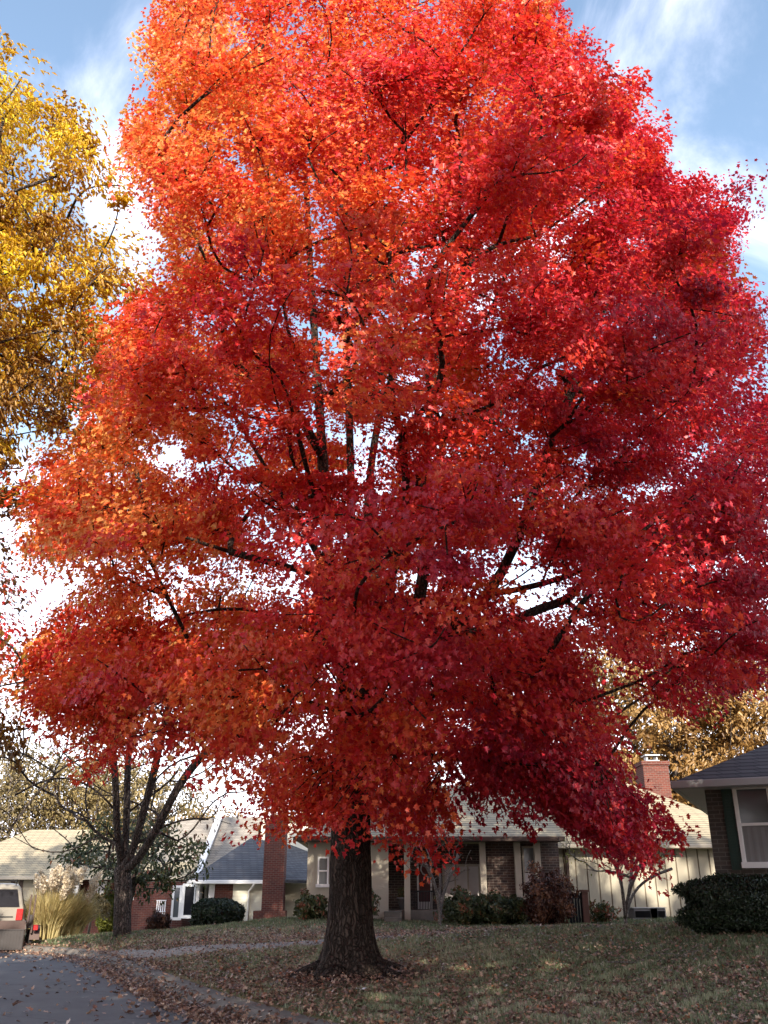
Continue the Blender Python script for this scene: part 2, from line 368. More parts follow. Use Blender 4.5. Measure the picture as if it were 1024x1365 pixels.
# road: strips between the kerb line and the far kerb
m = MB(); vs = []; fs = []
sel = KP
for k, (x, y) in enumerate(sel):
    # partner point on the far side of the street
    fx, fy = (-11.9 - 1.6 * max(0, min(y - 21, 12)), y) if y > 8 else (-11.9 + (8 - y) * 1.0, max(-9.2, 8 - (8 - y) * 3.2))
    if y < 3: fx, fy = x, -9.2
    for q in range(9):
        a = q / 8; X = x * (1 - a) + fx * a; Y = y * (1 - a) + fy * a; vs.append((X, Y, float(road_z(Y))))
for k in range(len(sel) - 1):
    for q in range(8): fs.append((k * 9 + q, k * 9 + q + 1, k * 9 + 10 + q, k * 9 + 9 + q))
m.add(vs, fs); rd = m.build('road', MAT['road']); rd['kind'] = 'structure'

def ribbon(name, P, prof, mat, zf, kind=True):
    """profile [(offset across, height)] swept along a ground path"""
    P = np.asarray(P); T = np.gradient(P, axis=0); T /= np.linalg.norm(T, axis=1)[:, None]; Nn = np.stack([-T[:, 1], T[:, 0]], 1)
    vs = []; fs = []; k = len(prof)
    for i in range(len(P)):
        for o, h in prof:
            x, y = P[i] + Nn[i] * o; vs.append((x, y, zf(x, y) + h))
    for i in range(len(P) - 1):
        for q in range(k - 1): fs.append((i * k + q, i * k + q + 1, (i + 1) * k + q + 1, (i + 1) * k + q))
    mm = MB().add(vs, fs); mm.smooth = False
    o = mm.build(name, mat)
    if kind: o['kind'] = 'structure'
    return o
def resample(P, step):
    d = np.concatenate([[0], np.cumsum(np.linalg.norm(np.diff(P, axis=0), axis=1))]); s = np.arange(0, d[-1], step)
    return np.stack([np.interp(s, d, P[:, 0]), np.interp(s, d, P[:, 1])], 1)
kp2 = resample(KP[(KP[:, 1] < 45) & (KP[:, 0] < 30)], .4)
ribbon('kerb', kp2, [(-.35, .004), (-.02, .012), (.06, .06), (.14, .125), (.20, .14), (.38, .142), (.42, .02)], MAT['kerb'], lambda x, y: float(road_z(y)))
walk_px = [(128, 1277, 24.4), (145, 1274, 24.0), (220, 1270, 22.3), (330, 1264, 21.5), (430, 1258, 21.3), (520, 1252, 22.6), (590, 1247, 24.2), (660, 1243, 25.5)]
wp = smooth_path(np.array([(at(*w).x, w[2]) for w in walk_px]), 3); wp = resample(wp, .3)
_wc = {}
ribbon('path', wp, [(-.72, -.05), (-.70, .03), (0, .035), (.70, .03), (.72, -.05)], MAT['walk'], lambda x, y: gz(x, y))
def walk_dist(X, Y): return np.abs(kerb_dist(X, Y, wp[::3]))

# ------------------------------------------------------------------ foliage
LEAF_MAPLE = (np.array([(0, 0, 0), (0, 1, 0), (.42, .12, .05), (.24, .36, .05), (.5, .64, .05), (.17, .62, .02),
                        (-.42, .12, .05), (-.24, .36, .05), (-.5, .64, .05), (-.17, .62, .02)], float), [(0, 2, 3, 4, 5, 1), (0, 1, 9, 8, 7, 6)])
LEAF_OAK = (np.array([(0, 0, 0), (0, 1, -.15), (.22, .2, .04), (.12, .36, .03), (.34, .55, .05), (.14, .66, .02), (-.22, .2, .04), (-.12, .36, .03), (-.34, .55, .05), (-.14, .66, .02)], float),
            [(0, 2, 3, 4, 5, 1), (0, 1, 9, 8, 7, 6)])
LEAF_OVAL = (np.array([(0, 0, 0), (0, 1, -.1), (.26, .3, .06), (.24, .7, .03), (-.26, .3, .06), (-.24, .7, .03)], float), [(0, 2, 3, 1), (0, 1, 5, 4)])
LEAF_TRI = (np.array([(0, 0, 0), (.3, .5, .05), (0, 1, 0), (-.3, .5, .05)], float), [(0, 1, 2, 3)])
def unit(a): return a / (np.linalg.norm(a, axis=-1, keepdims=True) + 1e-9)
def leaf_obj(name, P, nrm, tip, size, tone, tpl, mat, parent=None, origin=(0, 0, 0)):
    T, Fc = tpl; nrm = unit(nrm); tip = unit(tip - nrm * (tip * nrm).sum(1, keepdims=True)); side = np.cross(tip, nrm)
    rl = np.random.default_rng(len(P)); wd = (.65 + .5 * rl.random(len(P)))[:, None, None]; cu = rl.normal(.10, .22, len(P))[:, None, None]; fo = (.2 + 4.5 * rl.random(len(P)))[:, None, None]
    V = P[:, None] + (side[:, None] * T[None, :, 0:1] * wd + tip[:, None] * T[None, :, 1:2] + nrm[:, None] * (T[None, :, 2:3] * fo - cu * T[None, :, 1:2] ** 2)) * size[:, None, None]
    V = V - np.array(origin)
    return np_mesh(name, V, len(T), Fc, len(P), mat, np.clip(tone, 0, 1), parent)

def inside(poly, x, y):
    c = np.zeros(x.shape, bool); n = len(poly); j = n - 1
    for i in range(n):
        xi, yi = poly[i]; xj, yj = poly[j]
        m = ((yi > y) != (yj > y)) & (x < (xj - xi) * (y - yi) / (yj - yi + 1e-9) + xi); c ^= m; j = i
    return c

class Skel:
    def __init__(s): s.p = []; s.par = []; s.minr = []
    def chain(s, pts, parent=-1, step=.5, rmin=0):
        """adds points along a smoothed path; returns the last index"""
        pts = [np.array(p, float) for p in pts]
        P = smooth_path(np.array(pts), 2) if len(pts) > 2 else np.array(pts)
        d = np.concatenate([[0], np.cumsum(np.linalg.norm(np.diff(P, axis=0), axis=1))]); n = max(2, int(d[-1] / step) + 1); q = np.linspace(0, d[-1], n)
        Q = np.stack([np.interp(q, d, P[:, k]) for k in range(3)], 1)
        st = 0 if parent < 0 else 1
        for i in range(st, n):
            s.p.append(Q[i]); s.par.append(parent); s.minr.append(rmin); parent = len(s.p) - 1
        return parent
    def nearest(s, q):
        return int(np.argmin(np.linalg.norm(np.array(s.p) - np.array(q), axis=1)))
    def grow(s, tips, rng, axis, step=.55, up=.35, zmin=None):
        order = np.argsort(np.linalg.norm(tips - axis, axis=1)); tipn = []
        cap = len(tips) * 14 + len(s.p); A = np.zeros((cap, 3)); n = len(s.p); A[:n] = np.array(s.p)
        for i in order:
            c = tips[i]; P = A[:n]; v = c - P; dist = np.linalg.norm(v, axis=1)
            cost = dist + .9 * np.maximum(0, P[:, 2] - c[2] + .15 * dist)
            cost += .35 * np.maximum(0, np.linalg.norm(P[:, :2] - axis[:2], axis=1) - np.linalg.norm(c[:2] - axis[:2]))
            if zmin is not None: cost += 50 * (P[:, 2] < zmin)
            j = int(np.argmin(cost)); p = P[j].copy(); L = dist[j]
            if L < 1e-3: tipn.append(j); continue
            mid = (p + c) / 2 + np.array([0, 0, up * L * .35]) + rng.normal(0, .07 * L, 3)
            k = max(1, min(12, int(L / step) + 1)); par = j
            for q in range(1, k + 1):
                t = q / k; pt = (1 - t) ** 2 * p + 2 * t * (1 - t) * mid + t * t * c
                if q < k: pt = pt + rng.normal(0, .03, 3)
                s.p.append(pt); s.par.append(par); s.minr.append(0); A[n] = pt; par = n; n += 1
            tipn.append(par)
        return tipn
    def smooth(s, it=3):
        n = len(s.p); kid = [-1] * n
        for i in range(n - 1, -1, -1):
            if s.par[i] >= 0: kid[s.par[i]] = i
        mv = [i for i in range(n) if s.par[i] >= 0 and kid[i] >= 0]; P = np.array(s.p); pa = np.array([s.par[i] for i in mv]); ki = np.array([kid[i] for i in mv]); mv = np.array(mv)
        for _ in range(it): P[mv] = .5 * P[mv] + .25 * P[pa] + .25 * P[ki]
        s.p = list(P)
    def radii(s, tipn, k=.009, rtip=.006, expo=.5, base=None):
        n = len(s.p); cnt = np.zeros(n)
        for t in tipn: cnt[t] += 1
        for i in range(n - 1, -1, -1):
            if s.par[i] >= 0: cnt[s.par[i]] += cnt[i]
        r = rtip + k * cnt ** expo; return np.maximum(r, np.array(s.minr))
    def mesh(s, name, r, mat, parent, origin, flare=None, nmax=14):
        n = len(s.p); kids = [[] for _ in range(n)]
        for i, p in enumerate(s.par):
            if p >= 0: kids[p].append(i)
        m = MB(local=True); m.smooth = True; org = Vector(origin)
        heads = [(i, None) for i in range(n) if s.par[i] < 0]
        while heads:
            i, pr = heads.pop(); chain = [] if pr is None else [pr]; rad = [] if pr is None else [min(r[i] * 1.15, r[pr] * .95)]
            while True:
                chain.append(i); rad.append(r[i]); ks = kids[i]
                if not ks: break
                nx_ = max(ks, key=lambda a: r[a])
                for a in ks:
                    if a != nx_: heads.append((a, i))
                i = nx_
            if len(chain) < 2: continue
            sides = (56 if max(rad) > .27 else nmax) if max(rad) > .12 else (8 if max(rad) > .05 else (5 if max(rad) > .015 else 3))
            m.tube([Vector(s.p[c]) - org for c in chain], [float(x) for x in rad], sides)
        return m.build(name, mat, parent)

def make_tree(name, label, cat, base, skel, tips, axis, rng, per, spread, size, tpl, leafmat, bark, tone_fn, group=None, k=.009, rtip=.006,
              droop=.35, up=.35, zmin=None, crown='crown', nrm_up=.55, step=.55, leafy=None, trunk_fn=None, facing=.5):
    root = thing(name, base, label, cat, group)
    tn = skel.grow(tips, rng, np.array(axis), step, up, zmin)
    skel.smooth(); r = skel.radii(tn, k, rtip)
    tr = skel.mesh('trunk', r, bark, root, base)
    if trunk_fn: trunk_fn(tr)
    T = tips if leafy is None else tips[leafy]
    n = len(T); cnt = rng.poisson(per, n); idx = np.repeat(np.arange(n), cnt)
    out = unit((T - np.array(axis)) * np.array([1, 1, .5])); o = out[idx]; g = rng.normal(0, 1, (len(idx), 3))
    # flattened sprays that tilt down towards their outer end
    g = g * np.minimum(1, 1.5 / (np.linalg.norm(g, axis=1, keepdims=True) + 1e-6)); side = unit(np.cross(o, [0, 0, 1.0])); upv = np.cross(side, o)
    csz = (.4 + 1.1 * rng.random(n))[idx][:, None]
    P = T[idx] + csz * (o * g[:, :1] * spread[0] + side * g[:, 1:2] * spread[0] + np.array([0, 0, 1.0]) * g[:, 2:3] * spread[1])
    P[:, 2] -= droop * np.maximum(0, (o * (P - T[idx])).sum(1))
    P[:, 2] = np.maximum(P[:, 2], base[2] + .05)
    nr = np.array([0, 0, nrm_up]) + o * facing + rng.normal(0, .38, (n, 3))[idx] + rng.normal(0, .27, (len(idx), 3)); tp = o * .6 + np.array([0, 0, -.75]) + rng.normal(0, .3, (n, 3))[idx] + rng.normal(0, .36, (len(idx), 3))
    s = size * (.6 + .7 * rng.random(len(idx)))
    tone = tone_fn(P, T, idx, rng)
    leaf_obj(crown, P, nr, tp, s, tone, tpl, leafmat, root, base)
    return root

# ---- the red maple in the middle of the picture
rng = np.random.default_rng(11)
BX = at(467, 1300, 16); BASE = (BX.x, 16.0, gz(BX.x, 16.0) - .02)
SIL = [(245, -60), (214, 30), (190, 80), (186, 120), (158, 185), (158, 225), (192, 265), (190, 300), (215, 345), (165, 395), (110, 460), (88, 500), (128, 560), (50, 600), (26, 640), (18, 690), (34, 735),
       (70, 755), (85, 790), (62, 820), (46, 860), (36, 905), (60, 952), (130, 975), (150, 1012), (185, 1014), (212, 985), (262, 990), (285, 1030), (330, 1040), (352, 1085), (420, 1100), (440, 1125), (500, 1130), (540, 1150), (600, 1150), (620, 1085), (650, 1050),
       (735, 1055), (765, 1118), (830, 1138), (880, 1095), (895, 1080), (830, 1062), (815, 1020), (840, 985), (905, 950), (960, 935), (1010, 925), (1060, 890), (1080, 700), (1060, 500), (1020, 470), (1030, 425),
       (985, 400), (950, 345), (985, 300), (1000, 245), (960, 240), (925, 275), (925, 240), (890, 190), (872, 140), (862, 95), (820, 105), (795, 115), (780, 60), (745, 10), (735, -60)]
# openings where the sky shows through the crown: (px, py, radius px)
GAPS = [(440, 520, 18), (430, 352, 16), (300, 548, 22), (225, 605, 30), (95, 765, 26), (130, 752, 14), (165, 768, 16), (205, 760, 12), (240, 748, 14), (275, 768, 18), (315, 760, 10), (330, 715, 10), (215, 800, 12), (60, 700, 9), (110, 830, 8), (425, 565, 14), (415, 740, 16), (388, 770, 26), (500, 590, 18), (455, 705, 18),
        (708, 790, 30), (735, 800, 26), (690, 735, 26), (700, 480, 16), (745, 500, 14), (655, 400, 22), (480, 890, 18), (470, 925, 14), (600, 730, 14), (560, 760, 12), (1010, 520, 14), (1005, 625, 16), (390, 690, 14), (490, 660, 12),
        (215, 965, 22), (235, 930, 14), (130, 985, 16), (1000, 320, 18), (860, 960, 16), (915, 915, 14), (640, 770, 10), (285, 625, 12), (455, 450, 12), (720, 385, 12), (350, 845, 10), (60, 990, 20), (575, 905, 8), (780, 620, 10), (860, 830, 8)]
def crown_samples(n, rng):
    out = []
    C = np.array([.55, 16.0, 9.9]); Rr = np.array([9.4, 7.1, 9.3])
    while len(out) < n:
        P = C + Rr * (rng.random((4000, 3)) * 2 - 1); q = (P - C) / Rr; rho = np.linalg.norm(np.abs(q) ** 1.4, axis=1)
        low = P[:, 2] < C[2]; flat = np.where(low, np.maximum(np.linalg.norm(q[:, :2], axis=1), np.abs(q[:, 2]) ** 1.5), rho)  # the skirt hangs nearly straight down
        rho = np.where(low, np.linalg.norm(np.stack([q[:, 0], q[:, 1], np.abs(q[:, 2]) ** 1.9], 1), axis=1), rho)
        keep = (rho < 1) & (rng.random(4000) < np.clip((rho - .15) / .5, .08, 1) ** 1.1)
        px, py = proj(P); cx, cy = 530, 600; dx, dy = px - cx, py - cy; L = np.hypot(dx, dy) + 1e-6
        ex = 17
        keep &= inside(SIL, px + dx / L * ex, py + dy / L * ex) & inside(SIL, px, py + 9) & inside(SIL, px + np.sign(dx) * 12, py)
        for gx, gy, gr in GAPS:
            keep &= np.hypot(px - gx, (py - gy) * 1.1) > gr * .85 + 12 * rng.random(4000)
        keep &= ~((np.hypot(P[:, 0] - BASE[0], P[:, 1] - 16) < 1.0) & (P[:, 2] < 5))
        out += list(P[keep])
    P = np.array(out[:n]); return P
tips = crown_samples(5000, rng)
# draw the clusters together a little, so that boughs with dark hollows between them appear
nodes = tips[rng.choice(len(tips), 400, replace=False)]
d = np.linalg.norm(tips[:, None] - nodes[None], axis=2); j = d.argmin(1); tips = tips + (nodes[j] - tips) * .40 * np.array([1, 1, 1.0])
for n_, u0, u1, v0, v1, d0, d1 in ((150, 40, 270, 840, 1000, 14.4, 17.6), (70, 196, 300, -30, 120, 14.5, 17.5), (90, 640, 790, -30, 130, 14.5, 17.5), (125, 620, 890, 1010, 1128, 12.8, 16.2), (80, 600, 730, 170, 350, 12.5, 16), (110, 860, 1010, 250, 440, 14.5, 17.5), (26, 40, 130, 600, 740, 14.6, 17.4), (70, 350, 760, 560, 900, 12.0, 14.5)):
    k_ = 0                                       # outlying boughs of the same crown
    while k_ < n_:
        u_, v_ = u0 + (u1 - u0) * rng.random(), v0 + (v1 - v0) * rng.random()
        if inside(SIL, np.array([u_]), np.array([v_]))[0] and inside(SIL, np.array([u_]), np.array([v_ + 10.0]))[0]: tips = np.vstack([tips, np.array(at(u_, v_, d0 + (d1 - d0) * rng.random()))]); k_ += 1
px, py = proj(tips); ok = np.ones(len(tips), bool)
for gx, gy, gr in GAPS: ok &= np.hypot(px - gx, py - gy) > gr * .85
tips = tips[ok]
sk = Skel()
b = BASE
fork = sk.chain([b, (b[0] - .02, 16, b[2] + .6), (b[0] - .02, 16.02, b[2] + 2.2), tuple(at(468, 1000, 16.0)), tuple(at(472, 935, 16.0))], -1, .12)
def limb(pts, frm=None): return sk.chain([sk.p[fork if frm is None else frm]] + [tuple(at(*p)) for p in pts], fork if frm is None else frm, .45)
limb([(446, 870, 15.7), (438, 765, 15.4), (430, 600, 15.2), (424, 520, 15.3), (412, 330, 15.4), (405, 180, 15.7), (400, 60, 16.2)])
limb([(466, 850, 16.2), (470, 740, 16.5), (467, 580, 16.7), (458, 380, 16.6), (460, 220, 16.4), (480, 60, 16.2)])
limb([(500, 890, 15.9), (500, 780, 16.6), (488, 690, 17.2), (500, 560, 17.8), (560, 380, 18.0), (590, 200, 17.8)])
r1 = limb([(530, 900, 15.6), (556, 830, 15.1), (572, 740, 14.7), (562, 590, 14.5), (600, 420, 14.6), (650, 250, 15.0)])
j = sk.nearest(at(545, 860, 15.3))
r2 = limb([(600, 850, 14.9), (655, 800, 14.5), (690, 725, 14.3), (730, 600, 14.2), (800, 430, 14.6), (850, 300, 15.2)], j)
j2 = sk.nearest(at(655, 800, 14.5)); limb([(700, 782, 14.2), (755, 778, 14.0), (850, 720, 14.0), (930, 640, 14.4)], j2); limb([(690, 770, 14.9), (740, 740, 15.4), (800, 640, 16)], j2)
j3 = sk.nearest(at(690, 725, 14.3)); limb([(680, 690, 14.6), (720, 640, 15.0)], j3)
j4 = sk.nearest(at(500, 780, 16.6)); limb([(600, 640, 17.2), (715, 489, 17.6), (850, 330, 17.6)], j4)
j5 = sk.nearest(at(438, 765, 15.4)); limb([(400, 760, 15.0), (362, 750, 14.8), (280, 730, 14.6), (180, 690, 14.8)], j5); limb([(410, 700, 15.2), (385, 680, 15.1), (320, 560, 15.0), (250, 470, 15.2)], j5)
j6 = sk.nearest(at(446, 870, 15.7)); limb([(380, 815, 15.2), (300, 800, 15.0), (180, 840, 15.2), (120, 870, 15.3)], j6)
j7 = sk.nearest(at(430, 600, 15.2)); limb([(380, 530, 15.4), (300, 400, 15.6), (250, 300, 15.8)], j7)
j8 = sk.nearest(at(562, 590, 14.5)); limb([(660, 400, 14.6), (690, 330, 14.8), (720, 200, 15.2)], j8)
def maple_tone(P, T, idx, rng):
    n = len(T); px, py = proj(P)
    # own leaf variation plus painted sun and shade: orange upper left, darker crimson right
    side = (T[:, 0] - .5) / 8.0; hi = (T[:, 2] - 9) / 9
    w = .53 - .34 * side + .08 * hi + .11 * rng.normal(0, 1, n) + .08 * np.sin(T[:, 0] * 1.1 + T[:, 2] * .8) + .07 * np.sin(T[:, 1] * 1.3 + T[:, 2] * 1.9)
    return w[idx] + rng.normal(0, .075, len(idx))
def flare(tr):
    # root flare with buttresses
    me = tr.data; V = np.empty(len(me.vertices) * 3, np.float32); me.vertices.foreach_get('co', V); V = V.reshape(-1, 3)
    r = np.hypot(V[:, 0], V[:, 1]); near = (V[:, 2] < 3.0) & (r < .9); a = np.arctan2(V[:, 1], V[:, 0]); z = np.clip(V[:, 2], 0, 4)
    k = 1 + .95 * np.exp(-z / .24) * (1 + .35 * np.sin(a * 5 + .6)) + .30 * np.exp(-z / .8) + .025 * np.sin(a * 7 + z * 1.5) + .022 * np.sin(a * 19 + 1.3 * np.sin(z * 5)) + .018 * np.sin(a * 27 - 1.5 * np.sin(z * 7 + 1))
    for c in (0, 1): V[near, c] *= k[near]
    me.vertices.foreach_set('co', V.ravel()); me.update()
sk.minr = [max(a, .285 - .012 * max(0, sk.p[i][2] - b[2])) if i <= fork else a for i, a in enumerate(sk.minr)]
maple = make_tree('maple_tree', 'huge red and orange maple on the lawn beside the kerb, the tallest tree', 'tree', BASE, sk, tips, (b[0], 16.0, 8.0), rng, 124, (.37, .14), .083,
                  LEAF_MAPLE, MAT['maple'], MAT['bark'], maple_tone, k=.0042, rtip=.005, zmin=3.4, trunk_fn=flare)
# surface roots creeping over the soil
m = MB(); m.smooth = True
for a, L in ((195, 1.3), (165, .9), (228, 1.0), (262, .7), (300, .8), (340, 1.1), (10, 1.2), (40, .8), (120, .9)):
    a = R(a); pts = []; rr = []
    for q in range(8):
        t = q / 7; d_ = .45 + L * t; aa = a + .25 * math.sin(t * 3 + a * 5)
        x, y = b[0] + math.cos(aa) * d_, 16 + math.sin(aa) * d_; pts.append((x, y, gz(x, y) + .11 * (1 - t) ** 2.0 - .04 - .05 * t)); rr.append(.16 * (1 - t) ** 1.1 + .02)
    m.tube(pts, rr, 8)
m.build('root', MAT['bark'], maple)

# ---- generic crown for other trees
def ellip(rng, n, C, Rr, hollow=.2, zlo=None, poly=None):
    out = np.zeros((0, 3))
    while len(out) < n:
        q = rng.random((2000, 3)) * 2 - 1; rho = np.linalg.norm(q, axis=1); k = (rho < 1) & (rho > hollow * rng.random(2000)); P = np.array(C) + np.array(Rr) * q[k]
        if zlo is not None: P = P[P[:, 2] > zlo]
        if poly is not None:
            px, py = proj(P); P = P[inside(poly, px, py)]
        out = np.concatenate([out, P])
    return out[:n]
def simple_tone(lo, hi, s=.1):
    def f(P, T, idx, rng):
        w = lo + (hi - lo) * rng.random(len(T)); return w[idx] + rng.normal(0, s, len(idx))
    return f
def simple_tree(name, label, x, y, h, cr, cz, rz, n, per, size, lm, bark, tone, seed, tpl=LEAF_OVAL, group=None, spread=(.5, .3), split=.3, leafy=None, base_z=None, k=.012, hollow=.3, zlo=None, stems=1):
    rg = np.random.default_rng(seed); bz = gz(x, y) if base_z is None else base_z; s = Skel(); f = s.chain([(x, y, bz - .1), (x + .05, y, bz + h * split * .5), (x + rg.normal(0, .1), y, bz + h * split)], -1, .4)
    for i in range(4 if stems == 1 else stems):
        a = i * 2 * math.pi / 4 + rg.random(); s.chain([s.p[f], (x + math.cos(a) * cr * .2, y + math.sin(a) * cr * .2, bz + h * (split + .2)), (x + math.cos(a) * cr * .4, y + math.sin(a) * cr * .4, bz + h * .75)], f, .5)
    T = ellip(rg, n, (x, y, bz + cz), (cr, cr, rz), hollow, zlo)
    lf = None
    if leafy is not None: lf = rg.random(len(T)) < leafy
    return make_tree(name, label, 'tree', (x, y, bz), s, T, (x, y, bz + cz * .8), rg, per, spread, size, tpl, lm, bark, tone, group, k=k, leafy=lf, zmin=bz + h * split * .8, step=.6)

# ---- yellow oak at the left edge of the picture
rg = np.random.default_rng(5); OB = (-11.2, 15.4, gz(-12.4, 15.4))
so_ = Skel(); f = so_.chain([(OB[0] - .8, OB[1], OB[2] - .1), (OB[0] - .7, OB[1], OB[2] + 2), (OB[0] - .3, OB[1], OB[2] + 5)], -1, .4, .26)
so_.chain([so_.p[f], (-10.9, 15.2, 9), (-10.3, 15.3, 13), (-9.9, 15.4, 17.5)], f, .5); so_.chain([so_.p[f], (-9.8, 15.6, 8), (-8.6, 15.6, 10.5)], f, .5); so_.chain([so_.p[f], (-9.5, 15.0, 6), (-8.2, 14.6, 6.6)], f, .5)
OSIL = [(-400, -40), (-40, 40), (30, 35), (75, 75), (85, 150), (118, 180), (165, 235), (175, 330), (160, 395), (150, 480), (120, 560), (60, 600), (15, 640), (5, 760), (30, 830), (25, 900), (60, 950), (90, 985), (40, 1010), (-50, 1030), (-400, 1000)]
OT = ellip(rg, 1150, (-11.0, 15.4, 10.6), (6.6, 4.6, 9.3), .35, 2.6, OSIL)
OT = OT[~((np.abs(OT[:, 0] + 9.0) < 1.7) & (OT[:, 2] < 10.6))]
OT = np.concatenate([OT, np.array([tuple(at(-25 + 75 * rg.random(), 590 + 410 * rg.random(), 14 + 2.5 * rg.random())) for _ in range(26)])])
OT = OT[(OT[:, 2] > 7.5) | (rg.random(len(OT)) < .45)]
for gx, gy, gr in ((60, 610, 30), (20, 560, 22), (150, 430, 16), (25, 720, 40), (30, 800, 30), (100, 350, 14), (-5, 500, 14), (15, 880, 22), (60, 200, 12), (110, 260, 12), (30, 330, 12), (75, 460, 14), (140, 340, 12), (40, 120, 10), (120, 500, 16), (20, 430, 10)):
    px, py = proj(OT); OT = OT[np.hypot(px - gx, py - gy) > gr]
def oak_tone(P, T, idx, rng):  # sunlit top and shaded right side put into the leaf tone
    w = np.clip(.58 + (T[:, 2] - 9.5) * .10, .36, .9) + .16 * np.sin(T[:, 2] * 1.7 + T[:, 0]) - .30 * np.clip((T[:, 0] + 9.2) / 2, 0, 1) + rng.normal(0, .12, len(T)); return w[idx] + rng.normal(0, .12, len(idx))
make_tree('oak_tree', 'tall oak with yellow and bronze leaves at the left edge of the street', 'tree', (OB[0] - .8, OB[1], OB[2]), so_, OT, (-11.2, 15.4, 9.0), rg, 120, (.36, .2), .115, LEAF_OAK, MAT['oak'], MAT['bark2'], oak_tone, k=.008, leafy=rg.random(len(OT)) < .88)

# ---- bare many-stemmed tree behind the path
rg = np.random.default_rng(8); a = at(163, 1246, 27); GB = (a.x, 27.0, gz(a.x, 27) - .03); s2 = Skel()
f = s2.chain([GB, tuple(at(163, 1215, 27)), tuple(at(166, 1165, 27))], -1, .25, .24)
for pts in ([(158, 1140, 26.9, .1), (154, 1100, 26.8, .1), (157, 1050, 26.7, .08), (148, 995, 26.6, .06), (152, 940, 26.6, .04)], [(167, 1115, 27.1, .11), (171, 1070, 27.2, .10), (168, 1025, 27.3, .08), (176, 980, 27.4, .05), (172, 900, 27.5, .04)],
            [(183, 1120, 26.8, .13), (192, 1075, 26.6, .11), (207, 1030, 26.5, .09), (212, 990, 26.4, .07), (228, 940, 26.3, .06), (236, 860, 26.2, .04)],
            [(178, 1158, 26.6, .12), (203, 1118, 26.4, .11), (226, 1070, 26.2, .10), (243, 1035, 26.1, .08), (268, 1008, 26.0, .06), (305, 975, 25.8, .04)]):
    s2.chain([s2.p[f]] + [tuple(at(*p[:3])) for p in pts], f, .4, pts[1][3])
for fr, pts in ((at(205, 1040, 26.5), [(225, 1012, 26.3), (262, 1008, 26.0), (290, 1000, 25.8)]), (at(205, 1110, 26.4), [(225, 1098, 26.3), (250, 1085, 26.2), (278, 1092, 26.1)]), (at(155, 1080, 26.8), [(120, 1040, 26.4), (70, 1030, 26.2), (20, 1060, 26)]),
                (at(150, 1010, 26.7), [(110, 1000, 26.2), (60, 1040, 25.8), (10, 1110, 25.7)]), (at(182, 1080, 27.5), [(215, 1052, 27.3), (240, 1030, 27.1)])):
    j = s2.nearest(fr); s2.chain([s2.p[j]] + [tuple(at(*p)) for p in pts], j, .35, .03)
TT = ellip(rg, 420, (GB[0] - .6, 27.0, 6.0), (5.0, 2.6, 3.9), .2, 2.6)
make_tree('bare_tree', 'bare grey tree with many upright stems from one short trunk, behind the path', 'tree', GB, s2, TT, (GB[0], 27.0, 3.5), rg, 5, (.3, .2), .12, LEAF_OVAL, MAT['redbush'], MAT['bark2'], simple_tone(.3, .9), k=.0045, rtip=.006, up=.1, leafy=rg.random(len(TT)) < .25, step=.4)

# ---- trees beyond the houses
BG = 'trees beyond the houses'
simple_tree('broadleaf_tree', 'gold autumn tree rising behind the brick chimney of the tan house', 14.0, 47, 14, 5.2, 8.6, 5.6, 360, 80, .21, MAT['gold'], MAT['bark2'], simple_tone(.2, .85), 21, group=BG, spread=(.6, .42))
simple_tree('broadleaf_tree', 'gold autumn tree behind the roof of the dark brick house at the right edge', 20.5, 44, 13.5, 5.2, 8.2, 5.2, 360, 80, .20, MAT['gold'], MAT['bark2'], simple_tone(.3, .95), 22, group=BG, spread=(.6, .42))
simple_tree('broadleaf_tree', 'olive autumn tree behind the left part of the far left house roof', -27, 62, 11.5, 5.5, 6.8, 4.8, 280, 60, .23, MAT['olive'], MAT['bark2'], simple_tone(.1, .7), 23, group=BG, spread=(.7, .5))
simple_tree('broadleaf_tree', 'yellowish olive tree behind the ridge of the far left house', -20.5, 66, 12, 5.0, 7.2, 5.0, 270, 60, .23, MAT['olive'], MAT['bark2'], simple_tone(.3, 1), 24, group=BG, spread=(.7, .5))
simple_tree('broadleaf_tree', 'thin half bare olive tree between the two far houses', -14.8, 60, 9.5, 4.0, 6.0, 3.8, 260, 40, .2, MAT['olive'], MAT['bark2'], simple_tone(.2, .9), 25, group=BG, spread=(.6, .4), leafy=.6)
simple_tree('broadleaf_tree', 'low orange tree showing just above the roof of the grey roofed house', -13.0, 74, 8.4, 4.5, 5.4, 2.9, 180, 55, .24, MAT['gold'], MAT['bark2'], simple_tone(.1, .6), 26, group=BG, spread=(.7, .4))
simple_tree('broadleaf_tree', 'orange tree showing behind the red brick chimney', -7.6, 76, 8.8, 4.2, 5.6, 3.0, 180, 55, .24, MAT['gold'], MAT['bark2'], simple_tone(.2, .8), 27, group=BG, spread=(.7, .4))
simple_tree('broadleaf_tree', 'dark olive half bare tree at the far left edge behind the house', -33.5, 58, 13, 5.0, 7.8, 5.2, 250, 45, .22, MAT['olive'], MAT['bark2'], simple_tone(.0, .6), 28, group=BG, spread=(.7, .5), leafy=.7)
simple_tree('broadleaf_tree', 'pale bare twiggy tree beside the bare stems over the far roofs', -24.2, 55, 10, 3.6, 6.0, 3.6, 320, 14, .18, MAT['olive'], MAT['bark3'], simple_tone(.3, 1), 29, group=BG, spread=(.5, .35), leafy=.5, k=.007)
simple_tree('broadleaf_tree', 'brown and gold tree seen low between the tan house and the brick house', 17.0, 52, 10, 4.2, 5.6, 4.4, 240, 60, .22, MAT['gold'], MAT['bark2'], simple_tone(.0, .6), 30, group=BG, spread=(.7, .5))
